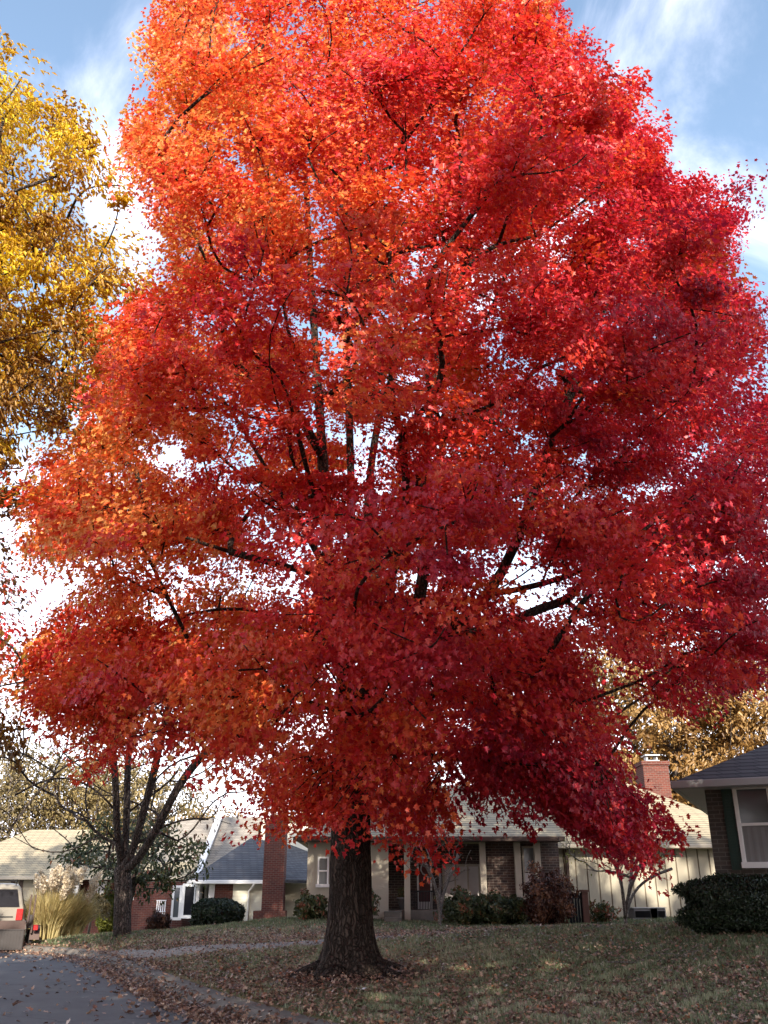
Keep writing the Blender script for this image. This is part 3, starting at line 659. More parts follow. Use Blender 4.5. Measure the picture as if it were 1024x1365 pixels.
simple_tree('garden_tree', 'small tree with dark green and reddish leaves before the far left house', at(172, 1180, 35.5).x, 35.5, 4.3, 2.8, 2.75, 1.4, 120, 26, .15, MAT['green'], MAT['bark2'], simple_tone(.1, .9, .2), 31, spread=(.30, .2), split=.35, hollow=.2)

rg = np.random.default_rng(33); s3 = Skel(); z3_ = gz(-13, 20.5); f = s3.chain([(-13, 20.5, z3_ - .1), (-12.9, 20.5, 2.5), (-12.6, 20.5, 4.5)], -1, .4, .12); s3.chain([s3.p[f], (-11.5, 20.4, 6), (-9.5, 20.3, 6.6)], f, .4)
MT = ellip(rg, 90, (-11.4, 20.4, 6.9), (4.2, 2.4, 2.2), .2, 4.6, [(-500, 700), (-20, 745), (25, 772), (38, 805), (34, 845), (5, 880), (-500, 920)])
make_tree('maple_tree', 'red-orange branch tips of a small maple reaching in at the left edge', 'tree', (-13, 20.5, z3_), s3, MT, (-12.6, 20.5, 6), rg, 110, (.38, .2), .115, LEAF_MAPLE, MAT['maple'], MAT['bark2'], simple_tone(.45, .8), k=.008)

simple_tree('broadleaf_tree', 'unseen tall olive tree added right of the camera to shade the maple', 10.2, 2.0, 17.5, 3.0, 11.5, 6.2, 300, 60, .24, MAT['olive'], MAT['bark2'], simple_tone(.2, .9), 34, spread=(.6, .45))  # out-of-view tree added to darken the maple's right side and the board wall

# unseen wood of trunkless leaf masses, added behind the camera to shade the scene
rg = np.random.default_rng(77); u = np.array([SUN.x, SUN.y]) / math.hypot(SUN.x, SUN.y); v = np.array([-u[1], u[0]]) * (1 if -u[1] > 0 else -1)
Q0 = np.array([b[0], 16]) + 28 * u; PP = []; 
for lat, H, rr in ((-10.2, 20.3, 3.4), (-6, 18.0, 3.0), (-2, 20.0, 4), (3, 21.5, 4.2), (8, 21.5, 4.2), (12.5, 24.0, 5), (19, 21, 4.5)):
    c = Q0 + v * lat; n_ = 1000
    q = unit(rg.normal(0, 1, (n_, 3))) * (rg.random(n_) ** .4)[:, None]; PP.append(np.array([c[0], c[1], H * .54]) + q * np.array([rr, rr, H * .46]))
PP = np.concatenate(PP); n_ = len(PP)
w = leaf_obj('wood', PP, rg.normal(0, 1, (n_, 3)), rg.normal(0, 1, (n_, 3)), .9 + .8 * rg.random(n_), rg.random(n_), LEAF_TRI, MAT['olive']); tag(w, kind='stuff')

# ------------------------------------------------------------------ buildings
def X(px, Y, py=1180): return at(px, py, Y).x
def Z(py, Y): return at(512, py, Y).z
def window(name, par, x0, x1, y, z0, z1, fw=.06, mat='white', glass='glass', sash=True, curtain=None, mull=0):
    m = MB(); d = .07
    m.box(x0, x0 + fw, y - d, y + .02, z0, z1); m.box(x1 - fw, x1, y - d, y + .02, z0, z1)
    m.box(x0 + fw, x1 - fw, y - d, y + .02, z1 - fw, z1); m.box(x0 - .04, x1 + .04, y - d - .05, y - .001, z0 - .06, z0 + fw * .6)
    if sash: zm = (z0 + z1) / 2; m.box(x0 + fw, x1 - fw, y - d + .01, y - .01, zm - fw * .4, zm + fw * .4)
    for i in range(mull): xm = x0 + (x1 - x0) * (i + 1) / (mull + 1); m.box(xm - .025, xm + .025, y - d + .012, y - .012, z0 + fw, z1 - fw)
    w = m.build(name, MAT[mat], par)
    g = MB().box(x0 + fw * .8, x1 - fw * .8, y - .035, y - .02, z0 + fw * .5, z1 - fw * .8).build('pane', MAT[glass], w)
    if curtain:
        c = MB(); n_ = 26; pts = []
        for i in range(n_ + 1): xx = x0 + fw + (x1 - x0 - 2 * fw) * i / n_; pts.append((xx, y - .0385 + .0015 * math.cos(i * 1.9), 0))
        zt, zb = (z0 + (z1 - z0) * .48, z0 + fw)
        if curtain == 'full': zt = z1 - fw
        vs = [(p[0], p[1], zb) for p in pts] + [(p[0], p[1], zt) for p in pts]
        c.add(vs, [(i, i + 1, i + n_ + 2, i + n_ + 1) for i in range(n_)]); c.build('curtain', MAT['curtain'], w)
    return w
def roof_face(m, pts, t=.12):
    """a roof slope as a slab with thickness"""
    m.prism(pts, (0, 0, -t))
def battens(m, x0, x1, y, z0, z1, step=.3, w=.025):
    n_ = int((x1 - x0) / step)
    for i in range(1, n_ + 1): xx = x0 + i * (x1 - x0) / (n_ + 1); m.box(xx - w, xx + w, y - .022, y - .001, z0, z1)

# ---- tan house in the middle
h = thing('house', (X(560, 30), 30, .85), 'low tan house with stucco, brick and board walls, behind the maple trunk', 'house')
GZm = .55
YF = 29.6
ze = Z(1120, 29.0)
xa, xb, xc, xd, xe = X(409, YF), X(518, YF), X(542, YF), X(650, YF), X(749, YF)
MB().box(xa, xb, YF, 37, GZm - .3, ze + .02).build('stucco_wall', MAT['stucco'], h)
MB().box(xd + .02, xe, YF + .15, 37, GZm - .3, ze).build('brick_wall', MAT['brick_brown'], h)
MB().box(xb + .003, xd + .015, YF + 1.5, 36.9, GZm - .3, ze - .01).build('porch_wall', MAT['brick_brown'], h, 'dark brick wall set back behind the porch')
for px in (543, 645, 692, 719): MB().box(X(px, YF) - .09, X(px, YF) + .09, YF - .06, YF + .14, GZm, ze - .002).build('post', MAT['trim'], h)
m = MB(); m.box(xb, xd, YF, YF + 1.5, GZm, Z(1213, YF)); m.box(X(512, 29), X(535, 29), YF - 1.0, YF, GZm, Z(1212, YF) - .06); m.box(X(512, 29), X(535, 29), YF - 1.4, YF - 1.0, GZm - .1, Z(1212, YF) - .2)
m.build('porch_step', MAT['kerb'], h)
window('window', h, X(423, YF), X(438, YF), YF, Z(1180, YF), Z(1142, YF), .05)
window('window', h, X(455, YF), X(491, YF), YF, Z(1190, YF), Z(1142, YF), .05, curtain='low')
YP = YF + 1.5
window('window', h, X(590, YP), X(641, YP), YP, Z(1206, YP), Z(1152, YP), .07, 'trim', curtain='full', sash=False, mull=2)
window('window', h, X(699, YF), X(717, YF), YF + .15, Z(1196, YF), Z(1128, YF), .05, 'trim', curtain='low')
dr = MB().box(X(556, YP), X(576, YP), YP - .06, YP, Z(1214, YP), Z(1142, YP)).build('door', MAT['white'], h)
MB().box(X(558.5, YP), X(573.5, YP), YP - .08, YP - .062, Z(1202, YP), Z(1145, YP)).build('panel', MAT['door_red'], dr)
MB().tube([(X(574.5, YP), YP - .13, Z(1183, YP)), (X(574.5, YP), YP - .065, Z(1183, YP))], .03, 8).build('handle', MAT['rim'], dr)
m = MB(); zr0, zr1 = Z(1213, YF) + .02, Z(1213, YF) + .5
for i in range(22): xx = X(546, YF) + (X(590, YF) - X(546, YF)) * i / 21; m.box(xx - .012, xx + .012, YF + .04, YF + .064, zr0, zr1)
m.box(X(545, YF), X(591, YF), YF + .03, YF + .075, zr1, zr1 + .04); m.build('railing', MAT['black'], h)
# roof: gable with its ridge along the street
yr = 36.2; zr = Z(1047, yr); xl, xr_ = X(391, 29.0), X(755, 29.0)
m = MB(); roof_face(m, [(xl, 29.0, ze + .12), (xr_, 29.0, ze + .12), (xr_, yr, zr), (xl + 3, yr, zr)]); roof_face(m, [(xl, 43, ze + .12), (xl + 3, yr, zr - .003), (xr_, yr, zr - .003), (xr_, 43, ze + .12)])
roof_face(m, [(xl, 29.0, ze + .117), (xl + 3, yr, zr - .003), (xl, 43, ze + .117)])
rf = m.build('roof', MAT['shingle_tan'], h)
m = MB(); m.box(xl - .05, xr_ + .05, 28.88, 28.995, ze - .04, ze + .10, .02); m.box(xl + .1, xr_ - .02, 29.0, YF - .003, ze - .03, ze - .005); m.build('gutter', MAT['brownmetal'], h)
# board wing
YG = 33.0; zg = Z(1130, 32.5); xg1 = X(1010, YG)
bw_ = MB().box(xe + .004, xg1, YG, 43, GZm - .4, zg).build('board_wall', MAT['timber'], h, 'cream vertical board wall')
m = MB(); nb_ = int((xg1 - xe) / .375)
for i in range(nb_): q0 = xe + .01 + i * (xg1 - xe) / nb_; m.box(q0, q0 + (xg1 - xe) / nb_ - .045, YG - .03, YG - .001, GZm - .4, zg - .01)
m.build('boards', MAT['siding'], bw_)
MB().box(X(757.5, 32.8), X(761, 32.8), 32.85, 32.95, GZm, zg).build('downspout', MAT['brownmetal'], h)
yq = 38.0; zq = Z(1043, yq); xq = X(848, yq); xl2 = xe - .9; xr2 = X(1062, 32.5)
m = MB(); roof_face(m, [(xl2, 32.5, zg + .14), (xr2, 32.5, zg + .14), (xq, yq, zq), (xl2, yq, zq)]); roof_face(m, [(xr2, 32.5, zg + .137), (xr2, 43.5, zg + .137), (xq, yq, zq - .003)]); roof_face(m, [(xl2, 43.5, zg + .13), (xl2, yq, zq - .004), (xq, yq, zq - .004), (xr2, 43.5, zg + .13)])
m.build('wing_roof', MAT['shingle_tan'], h)
m = MB(); m.box(xe + .3, xr2, 32.38, 32.495, zg - .02, zg + .12, .02); m.box(xe + .3, xr2, 32.5, YG - .003, zg - .02, zg + .01); m.build('gutter', MAT['trim'], h)
cx0, cx1 = X(869, 40), X(904, 40); zt = Z(1022, 40)
c = MB().box(cx0, cx1, 39.4, 40.6, zg, zt).box(cx0 - .06, cx1 + .06, 39.34, 40.66, zt + .002, zt + .16).build('chimney', MAT['brick_red'], h)
MB().box(cx0 + .25, cx1 - .25, 39.7, 40.3, zt + .162, zt + .24).box(cx0 + .3, cx0 + .36, 39.8, 40.2, zt + .24, zt + .42).box(cx1 - .36, cx1 - .3, 39.8, 40.2, zt + .24, zt + .42).box(cx0 + .22, cx1 - .22, 39.65, 40.35, zt + .421, zt + .47).build('cap', MAT['rim'], c)

# ---- grey-roofed house, left of the maple trunk
h = thing('house', (X(300, 44), 44, -.2), 'clapboard house with grey roof and red brick chimney, left of the maple trunk', 'house')
Y2 = 43.0; z2 = Z(1176, 42.5); g2 = -.6
x0, x1, x2, x3 = X(262, Y2), X(311, Y2), X(353, Y2), X(430, 46)
m = MB(); m.box(x1 + .003, x2, Y2, 50, g2, z2)
for i in range(22):
    zz_ = g2 + .5 + i * .13
    if zz_ < z2 - .1: m.box(x1 + .01, x2 - .01, Y2 - .02, Y2 - .002, zz_, zz_ + .1)
m.box(x2 + .003, x3, Y2 + 1.0, 50, g2, z2 - .01)
for i in range(22):
    zz_ = g2 + .5 + i * .13
    if zz_ < z2 - .1: m.box(x2 + .05, x3 - .01, Y2 + .98, Y2 + .998, zz_, zz_ + .1)
m.build('clapboard_wall', MAT['clap'], h)
MB().box(X(287, Y2), x1, Y2 + .01, 50, g2, z2 - .003).build('brick_wall', MAT['brick_red'], h)
m = MB(); m.box(x0, x0 + .14, Y2 + .01, 47, g2, z2); m.box(X(279, Y2), X(286.5, Y2), Y2, Y2 + .4, g2, z2 - .02); m.box(x0 + .14, X(287, Y2) - .01, Y2 + 1.2, Y2 + 1.4, g2, z2); m.build('porch_frame', MAT['white'], h)
yy = Y2 + 1.2
window('window', h, X(246, yy), X(279, yy), yy - .3, Z(1222, yy), Z(1178, yy), .12, glass='glass_dark', sash=False, mull=1)
window('window', h, X(228, yy), X(241, yy), yy + .5, Z(1225, yy), Z(1180, yy), .1, sash=False)
m = MB(); m.box(X(180, 45.2), X(246, 45.2), 45.2, 50, g2, z2 + .05); m.build('entry_wall', MAT['brick_red'], h)
ya = 47.5; za = Z(1117, ya); xap = X(331, ya)
m = MB(); ex = x0 - .3; ez = x2 + .25
roof_face(m, [(ex, 42.5, z2 + .1), (ez, 42.5, z2 + .1), (xap, ya, za)]); roof_face(m, [(ez, 42.5, z2 + .097), (X(420, 44), 43.6, z2 + .097), (X(420, 50), 50, z2 + 1.7), (xap, ya, za - .003)]); roof_face(m, [(ex, 42.5, z2 + .097), (xap, ya, za - .003), (ex, 50, z2 + .1)])
m.build('wing_roof', MAT['shingle_grey'], h, 'grey shingle hipped roof of the front wing')
m = MB(); ym = 51.5; zm_ = Z(1089, ym); roof_face(m, [(X(180, 46), 45.5, z2 + .12), (X(330, 46), 45.5, z2 + .12), (X(345, ym), ym, zm_), (X(284, ym), ym, zm_), (X(225, ym), ym, zm_ - .25)])
roof_face(m, [(X(180, 46), 57.5, z2 + .12), (X(225, ym), ym, zm_ - .253), (X(284, ym), ym, zm_ - .003), (X(345, ym), ym, zm_ - .003), (X(330, 46) + 2, 57.5, z2 + .12)])
m.build('roof', MAT['shingle_mid'], h)
gx0, gx1 = X(334, 48), X(425, 48)
MB().prism([(gx0, 49, z2 - .2), (gx1 + 2, 49, z2 - .2), (gx1 + 2, 49, Z(1120, 49)), (X(400, 49), 49, Z(1100, 49)), (X(346, 49), 49, Z(1089, 49))], (0, 7, 0)).build('gable_wall', MAT['clap'], h, 'sunlit cream gable wall')
MB().prism([(X(258, 45.3), 45.3, z2 + .3), (X(266, 45.3), 45.3, z2 + .3), (X(292, 51), 51, zm_ + .12), (X(283, 51), 51, zm_ + .12)], (0, 0, .1)).build('rake_board', MAT['white'], h)
m = MB(); m.box(ex, ez, 42.38, 42.495, z2 - .07, z2 + .09, .02); m.box(ex + .05, ez, 42.5, 42.99, z2 - .05, z2 - .02); m.box(x2 + 1.1, X(432, 43.5), 43.45, 43.57, z2 - .07, z2 + .08, .02); m.build('gutter', MAT['white'], h)
m = MB(); m.smooth = True; xd_ = X(333, Y2); m.tube([(xd_ + .25, 42.44, z2 - .05), (xd_ + .22, 42.5, z2 - .15), (xd_, 42.9, z2 - .35), (xd_, 42.9, g2)], .05, 8); m.build('downspout', MAT['white'], h)
MB().box(X(351, 42.6), X(379, 42.6), 42.3, 43.2, g2, Z(1096, 42.3)).box(X(341, 42.6), X(383, 42.6), 42.2, 43.1, g2, Z(1214, 42.3)).box(X(349.5, 42.6), X(380.5, 42.6), 42.26, 43.24, Z(1096, 42.3) + .003, Z(1092, 42.3)).build('chimney', MAT['brick_red'], h)

# ---- far left house
h = thing('house', (X(100, 47), 47, -.1), 'low cream house with tan roof and brown timbers, behind the pampas grass', 'house')
Y3 = 46.0; z3 = Z(1171, 45.5); g3 = -.6
xs0, xs1, xs2 = X(-90, Y3), X(103, Y3), X(246, Y3)
m = MB(); m.box(xs0, xs1, Y3, 54, g3, z3); m.build('stucco_wall', MAT['siding'], h)
m = MB()
for px in (-70, -45, -20, 17, 28, 58, 71, 95): m.box(X(px, Y3) - .09, X(px, Y3) + .09, Y3 - .03, Y3 - .002, g3, z3 - .02)
m.build('timber', MAT['brownmetal'], h)
MB().box(xs1 + .004, xs2, Y3 + .5, 54, g3, z3 - .003).build('brick_wall', MAT['brick_red'], h)
window('window', h, X(119, Y3), X(139, Y3), Y3 + .5, Z(1203, Y3), Z(1174, Y3), .1, curtain='low')
window('window', h, X(172, Y3), X(181, Y3), Y3 + .5, Z(1198, Y3), Z(1173, Y3), .08)
MB().box(X(198, Y3), X(216, Y3), Y3 + .44, Y3 + .497, Z(1226, Y3), Z(1178, Y3)).build('door', MAT['brownmetal'], h)
for px in (104, 190, 233): MB().box(X(px, Y3) - .1, X(px, Y3) + .1, Y3 - .2, Y3 + .05, g3, z3 - .01).build('post', MAT['white'], h)
m = MB(); yr3 = 50.5; zr3 = Z(1106, yr3)
roof_face(m, [(xs0 - .5, 45.4, z3 + .12), (X(112, 45.4), 45.4, z3 + .12), (X(112, yr3), yr3, zr3), (X(30, yr3), yr3, zr3)]); roof_face(m, [(xs0 - .5, 45.4, z3 + .117), (X(30, yr3), yr3, zr3 - .003), (xs0 - .5, 56, z3 + .1)])
roof_face(m, [(X(112, 45.4) + .003, 45.4, z3 + .12), (xs2 + .4, 45.4, z3 + .12), (xs2 + .4, yr3, zr3 - .5), (X(112, yr3) + .003, yr3, zr3 - .5)]); roof_face(m, [(xs0 - .5, 56, z3 + .11), (X(30, yr3), yr3, zr3 - .006), (X(112, yr3), yr3, zr3 - .006), (xs2 + .4, 56, z3 + .11)])
m.build('roof', MAT['shingle_tan'], h)
MB().box(xs0 - .6, xs2 + .4, 45.28, 45.395, z3 - .06, z3 + .1, .02).build('gutter', MAT['trim'], h)

# ---- dark brick house at the right edge, turned a little towards the street
P0 = at(938, 1045, 18); zb_ = 1.0; rz = R(-24)
h = thing('house', (P0.x, 18, zb_), 'dark brick house with a grey hipped roof at the right edge', 'house', rz=rz)
ex_, ey_ = math.cos(rz), math.sin(rz)
def lx(px):            # distance along the turned front wall seen at a pixel column
    k = (px - CX); best = None
    for i in range(400):
        s_ = i * .02; q = proj(np.array([P0.x + ex_ * s_, 18 + ey_ * s_, 2.5]))
        if q[0] >= px: return s_
    return 8
def lz(py, s_):        # height seen at a pixel row on that wall
    for i in range(600):
        z = .5 + i * .01; q = proj(np.array([P0.x + ex_ * s_, 18 + ey_ * s_, z]))
        if q[1] <= py: return z - zb_
    return 3
zE = lz(1050, 0)
LB = lambda: MB(local=True)
LB().box(0, 9, 0, 8, -.6, zE).build('wall', MAT['brick_grey'], h)
w0, w1 = lx(986), lx(1036); wz0, wz1 = lz(1152, w0), lz(1048, w0) - .02
fw = .06
m = LB(); y = 0
m.box(w0, w0 + fw, -.07, -.002, wz0, wz1); m.box(w1 - fw, w1, -.07, -.002, wz0, wz1); m.box(w0 + fw, w1 - fw, -.07, -.002, wz1 - fw, wz1); m.box(w0 - .02, w1 + .02, -.11, -.002, wz0 - .07, wz0 + .03); zmm = (wz0 + wz1) / 2; m.box(w0 + fw, w1 - fw, -.06, -.01, zmm - .025, zmm + .025)
m.box(w0 + fw, w0 + fw + .015, -.05, -.01, wz0, wz1)
w = m.build('window', MAT['white'], h)
LB().box(w0 + fw, w1 - fw, -.03, -.02, wz0 + .03, wz1 - fw).build('pane', MAT['glass'], w)
c = LB(); n_ = 16; vs = []
for zc in (wz0 + .03, zmm - .025):
    for i in range(n_ + 1): vs.append((w0 + fw + (w1 - w0 - 2 * fw) * i / n_, -.035 + .003 * math.sin(i * 1.7), zc))
c.add(vs, [(i, i + 1, i + n_ + 2, i + n_ + 1) for i in range(n_)]); c.build('curtain', MAT['sheer'], w)
for a0, a1 in ((w0 - .20, w0 - .02), (w1 + .02, w1 + .20)):
    m = LB(); m.box(a0, a1, -.035, -.002, wz0 - .1, wz1)
    for i in range(26): zs = wz0 - .04 + i * (wz1 - wz0) / 27; m.box(a0 + .04, a1 - .04, -.05, -.036, zs, zs + .03)
    m.build('shutter', MAT['green_trim'], h)
ov = .45
m = LB(); A = (-ov, -ov, zE + .10); B = (9.5, -ov, zE + .10); Cc = (9.5, 8.45, zE + .10); D = (-ov, 8.45, zE + .10); E1 = (4.0, 4.0, zE + 2.25); E2 = (6, 4.0, zE + 2.25)
roof_face(m, [A, B, E2, E1]); roof_face(m, [D, A, E1]); roof_face(m, [B, Cc, E2]); roof_face(m, [Cc, D, E1, E2]); m.build('roof', MAT['shingle_grey'], h)
m = LB(); m.box(-ov - .10, 9.6, -ov - .11, -ov - .003, zE - .06, zE + .09, .02); m.box(-ov - .11, -ov - .003, -ov - .003, 8.4, zE - .06, zE + .09, .02); m.build('gutter', MAT['gutter'], h)
LB().box(-ov, 9.4, -ov, -.004, zE - .05, zE - .02).box(-ov, -.004, -.004, 8.4, zE - .05, zE - .021).build('soffit', MAT['white'], h)
for s_ in (1.4,):
    pass

# ------------------------------------------------------------------ shrubs
def blob_leaves(root, name, C, Rr, n, size, mat, tone, rg, tpl=LEAF_OVAL, box=2.6, hollow=.55, rough=.10, origin=None):
    q = unit(rg.normal(0, 1, (n, 3))); e = (np.abs(q) ** box).sum(1) ** (-1 / box); q2 = q * e[:, None]
    lump = 1 + rough * (np.sin(q[:, 0] * 7 + C[0]) + np.sin(q[:, 1] * 6 + 1) + np.sin(q[:, 2] * 8 + q[:, 0] * 4 + 2)) / 1.5
    P = np.array(C) + q2 * np.array(Rr) * (lump * (hollow + (1 - hollow) * rg.random(n) ** .4))[:, None]
    nr = q + rg.normal(0, .6, (n, 3)); tp = q * .6 + np.array([0, 0, .4]) + rg.normal(0, .6, (n, 3))
    return leaf_obj(name, P, nr, tp, size * (.6 + .8 * rg.random(n)), tone + rg.normal(0, .2, n) + .12 * (lump - 1) * 10, tpl, mat, root, origin)
def bush(name, label, x, y, rx, ry, h, n, size, mat, tone, seed, bark='bark2', z=None, cat='bush', group=None, box=2.6, hollow=.55, rough=.1, core=None, stems=9, tpl=LEAF_OVAL):
    rg = np.random.default_rng(seed); zb = gz(x, y) if z is None else z; root = thing(name, (x, y, zb), label, cat, group)
    m = MB(); m.smooth = True
    for i in range(stems):
        a = rg.random() * 6.28; rr = rg.random() * .75; top = (x + math.cos(a) * rx * rr, y + math.sin(a) * ry * rr, zb + h * (.6 + .3 * rg.random()))
        m.tube([(x + rg.normal(0, .05), y + rg.normal(0, .05), zb - .05), (x + math.cos(a) * rx * rr * .4, y + math.sin(a) * ry * rr * .4, zb + h * .35), top], [.025, .018, .006], 5)
    m.build('stem', MAT[bark], root)
    blob_leaves(root, 'foliage', (x, y, zb + h * .5), (rx, ry, h * .5), n, size, mat, tone, rg, tpl, box, hollow, rough, (x, y, zb)); return root
def bx(px0, px1, Y): a, c = X(px0, Y, 1210), X(px1, Y, 1210); return (a + c) / 2, (c - a) / 2
hx = at(985, 1200, 16.9)
bush('hedge', 'dark clipped evergreen hedge under the window of the dark brick house', at(1030, 1200, 16.75).x, 16.75, 1.45, .45, .88, 38000, .042, MAT['hedge'], .45, 41, box=3.2, rough=.13, hollow=.7, stems=14)
x_, r_ = bx(920, 962, 17.2); bush('hedge', 'rounded dark evergreen bush at the left end of the hedge', x_, 17.2, r_ * 1.0, .5, .84, 10000, .055, MAT['hedge'], .45, 42, rough=.08, hollow=.65)
x_, r_ = bx(258, 323, 36); bush('bush', 'dark trimmed bush in front of the house with the red brick chimney', x_, 36, r_, .9, Z(1199, 36) - gz(x_, 36), 12000, .08, MAT['hedge'], .3, 43, box=3.2, hollow=.7, rough=.05)
x_, r_ = bx(394, 436, 28.6); bush('bush', 'loose green shrub just left of the maple trunk', x_, 28.6, r_, .45, Z(1194, 28.6) - gz(x_, 28.6), 2600, .09, MAT['green'], .45, 44, rough=.3, hollow=.3)
x_, r_ = bx(474, 503, 28.4); bush('bush', 'thin green shrub just right of the maple trunk', x_, 28.4, r_, .35, Z(1184, 28.4) - gz(x_, 28.4), 1700, .08, MAT['green'], .5, 45, rough=.35, hollow=.2)
x_, r_ = bx(592, 648, 28.2); bush('bush', 'loose dark green shrub before the porch, next to the small pale bare tree', x_, 28.2, r_, .6, Z(1190, 28.2) - gz(x_, 28.2), 4600, .085, MAT['green'], .35, 46, rough=.3, hollow=.25)
x_, r_ = bx(640, 700, 28.4); bush('bush', 'dark green shrub before the brick wall, left of the red-brown bush', x_, 28.4, r_, .6, Z(1194, 28.4) - gz(x_, 28.4), 4600, .08, MAT['green'], .28, 47, rough=.25, hollow=.3)
x_, r_ = bx(697, 768, 27.8); bush('bush', 'tall reddish brown bush before the corner of the tan house', x_, 27.8, r_, .7, Z(1160, 27.8) - gz(x_, 27.8), 8200, .075, MAT['redbush'], .45, 48, rough=.25, hollow=.2, box=2.1, stems=22)
x_, r_ = bx(786, 820, 29.5); bush('bush', 'low weedy green plant against the cream board wall', x_, 29.5, r_, .35, Z(1204, 29.5) - gz(x_, 29.5), 900, .09, MAT['green'], .6, 49, rough=.4, hollow=.1)
x_, r_ = bx(133, 154, 36); bush('bush', 'narrow yellow-green evergreen behind the trunk of the bare tree', x_, 36, r_, .5, Z(1186, 36) - gz(x_, 36), 4200, .10, MAT['lime'], .4, 50, rough=.15, box=1.8)
x_, r_ = bx(152, 205, 34); bush('bush', 'low dark shrub right behind the trunk of the bare tree', x_, 38, r_ * .6, .5, .75, 2600, .09, MAT['redbush'], .25, 51, rough=.25)

def twiggy(name, label, x, y, paths, n, Rr, cz, bark, seed, lm=None, k=.0045, per=2, cat='tree', lf=.3, up=.15, rtip=.005, size=.07):
    rg = np.random.default_rng(seed); z = gz(x, y); s = Skel(); f = s.chain([(x, y, z - .05), (x + .01, y, z + .14)], -1, .07, .05)
    for p in paths: s.chain([s.p[f]] + [tuple(at(*q[:3])) for q in p], f, .2, p[0][3])
    T = ellip(rg, n, (x, y, z + cz), Rr, .3, z + .8)
    return make_tree(name, label, cat, (x, y, z), s, T, (x, y, z + .6), rg, per, (.12, .1), size, LEAF_OVAL, lm or MAT['redbush'], bark, simple_tone(.3, .9), k=k, rtip=rtip, up=up, leafy=rg.random(n) < lf, step=.25)
a = at(586, 1233, 27.4)
twiggy('small_tree', 'small pale bare tree before the porch of the tan house', a.x, 27.4, [[(586, 1205, 27.4, .05), (578, 1170, 27.2, .03), (560, 1140, 27.1, .02)], [(587, 1200, 27.5, .05), (600, 1165, 27.6, .03), (612, 1140, 27.7, .02)], [(585, 1205, 27.6, .04), (588, 1160, 27.9, .02)]], 90, (1.1, .9, 1.0), 2.0, MAT['bark3'], 61, k=.003)
a = at(834, 1233, 26.6)
twiggy('small_tree', 'bare many-stemmed small tree before the cream board wall', a.x, 26.6,
       [[(832, 1200, 26.6, .045), (828, 1170, 26.4, .035), (812, 1135, 26.3, .02)], [(838, 1200, 26.7, .04), (850, 1180, 26.8, .03), (872, 1166, 26.9, .018), (896, 1158, 27, .01)], [(836, 1190, 26.5, .05), (850, 1160, 26.4, .035), (868, 1125, 26.3, .02)],
        [(835, 1205, 26.9, .04), (845, 1150, 27.1, .03), (842, 1120, 27.2, .02)], [(830, 1195, 26.3, .04), (826, 1150, 26.1, .03)]], 220, (1.75, 1.2, .95), 2.1, MAT['bark3'], 62, k=.003, per=5, lf=.5, lm=MAT['lime'], size=.06)
a = at(118, 1240, 33)
rt = thing('weeping_tree', (a.x, 33, gz(a.x, 33)), 'tiny weeping tree tied to a leaning pale stake, between the pampas grass and the bare tree', 'tree')
rt['label'] = 'tiny weeping tree on a leaning pale stake, beside the pampas grass'
m = MB(); m.smooth = True; t_ = at(127, 1196, 33); m.tube([(a.x, 33, gz(a.x, 33) - .1), ((a.x + t_.x) / 2, 33, (a.z + t_.z) / 2), tuple(t_)], [.045, .04, .03], 8); m.build('stake', MAT['siding'], rt)
rg = np.random.default_rng(64); n_ = 1800; aa = rg.random(n_) * 6.28; rr = rg.random(n_) ** .6 * .6
P = np.stack([t_.x - .05 + np.cos(aa) * rr, 33 + np.sin(aa) * rr, t_.z + .16 - rr * (.5 + .9 * rg.random(n_) * (rr > .25))], 1)
leaf_obj('crown', P, rg.normal(0, 1, (n_, 3)), np.array([0, 0, -1.0]) + rg.normal(0, .3, (n_, 3)), .07 + .05 * rg.random(n_), .4 + .3 * rg.random(n_), LEAF_OVAL, MAT['olive'], rt, (a.x, 33, gz(a.x, 33)))

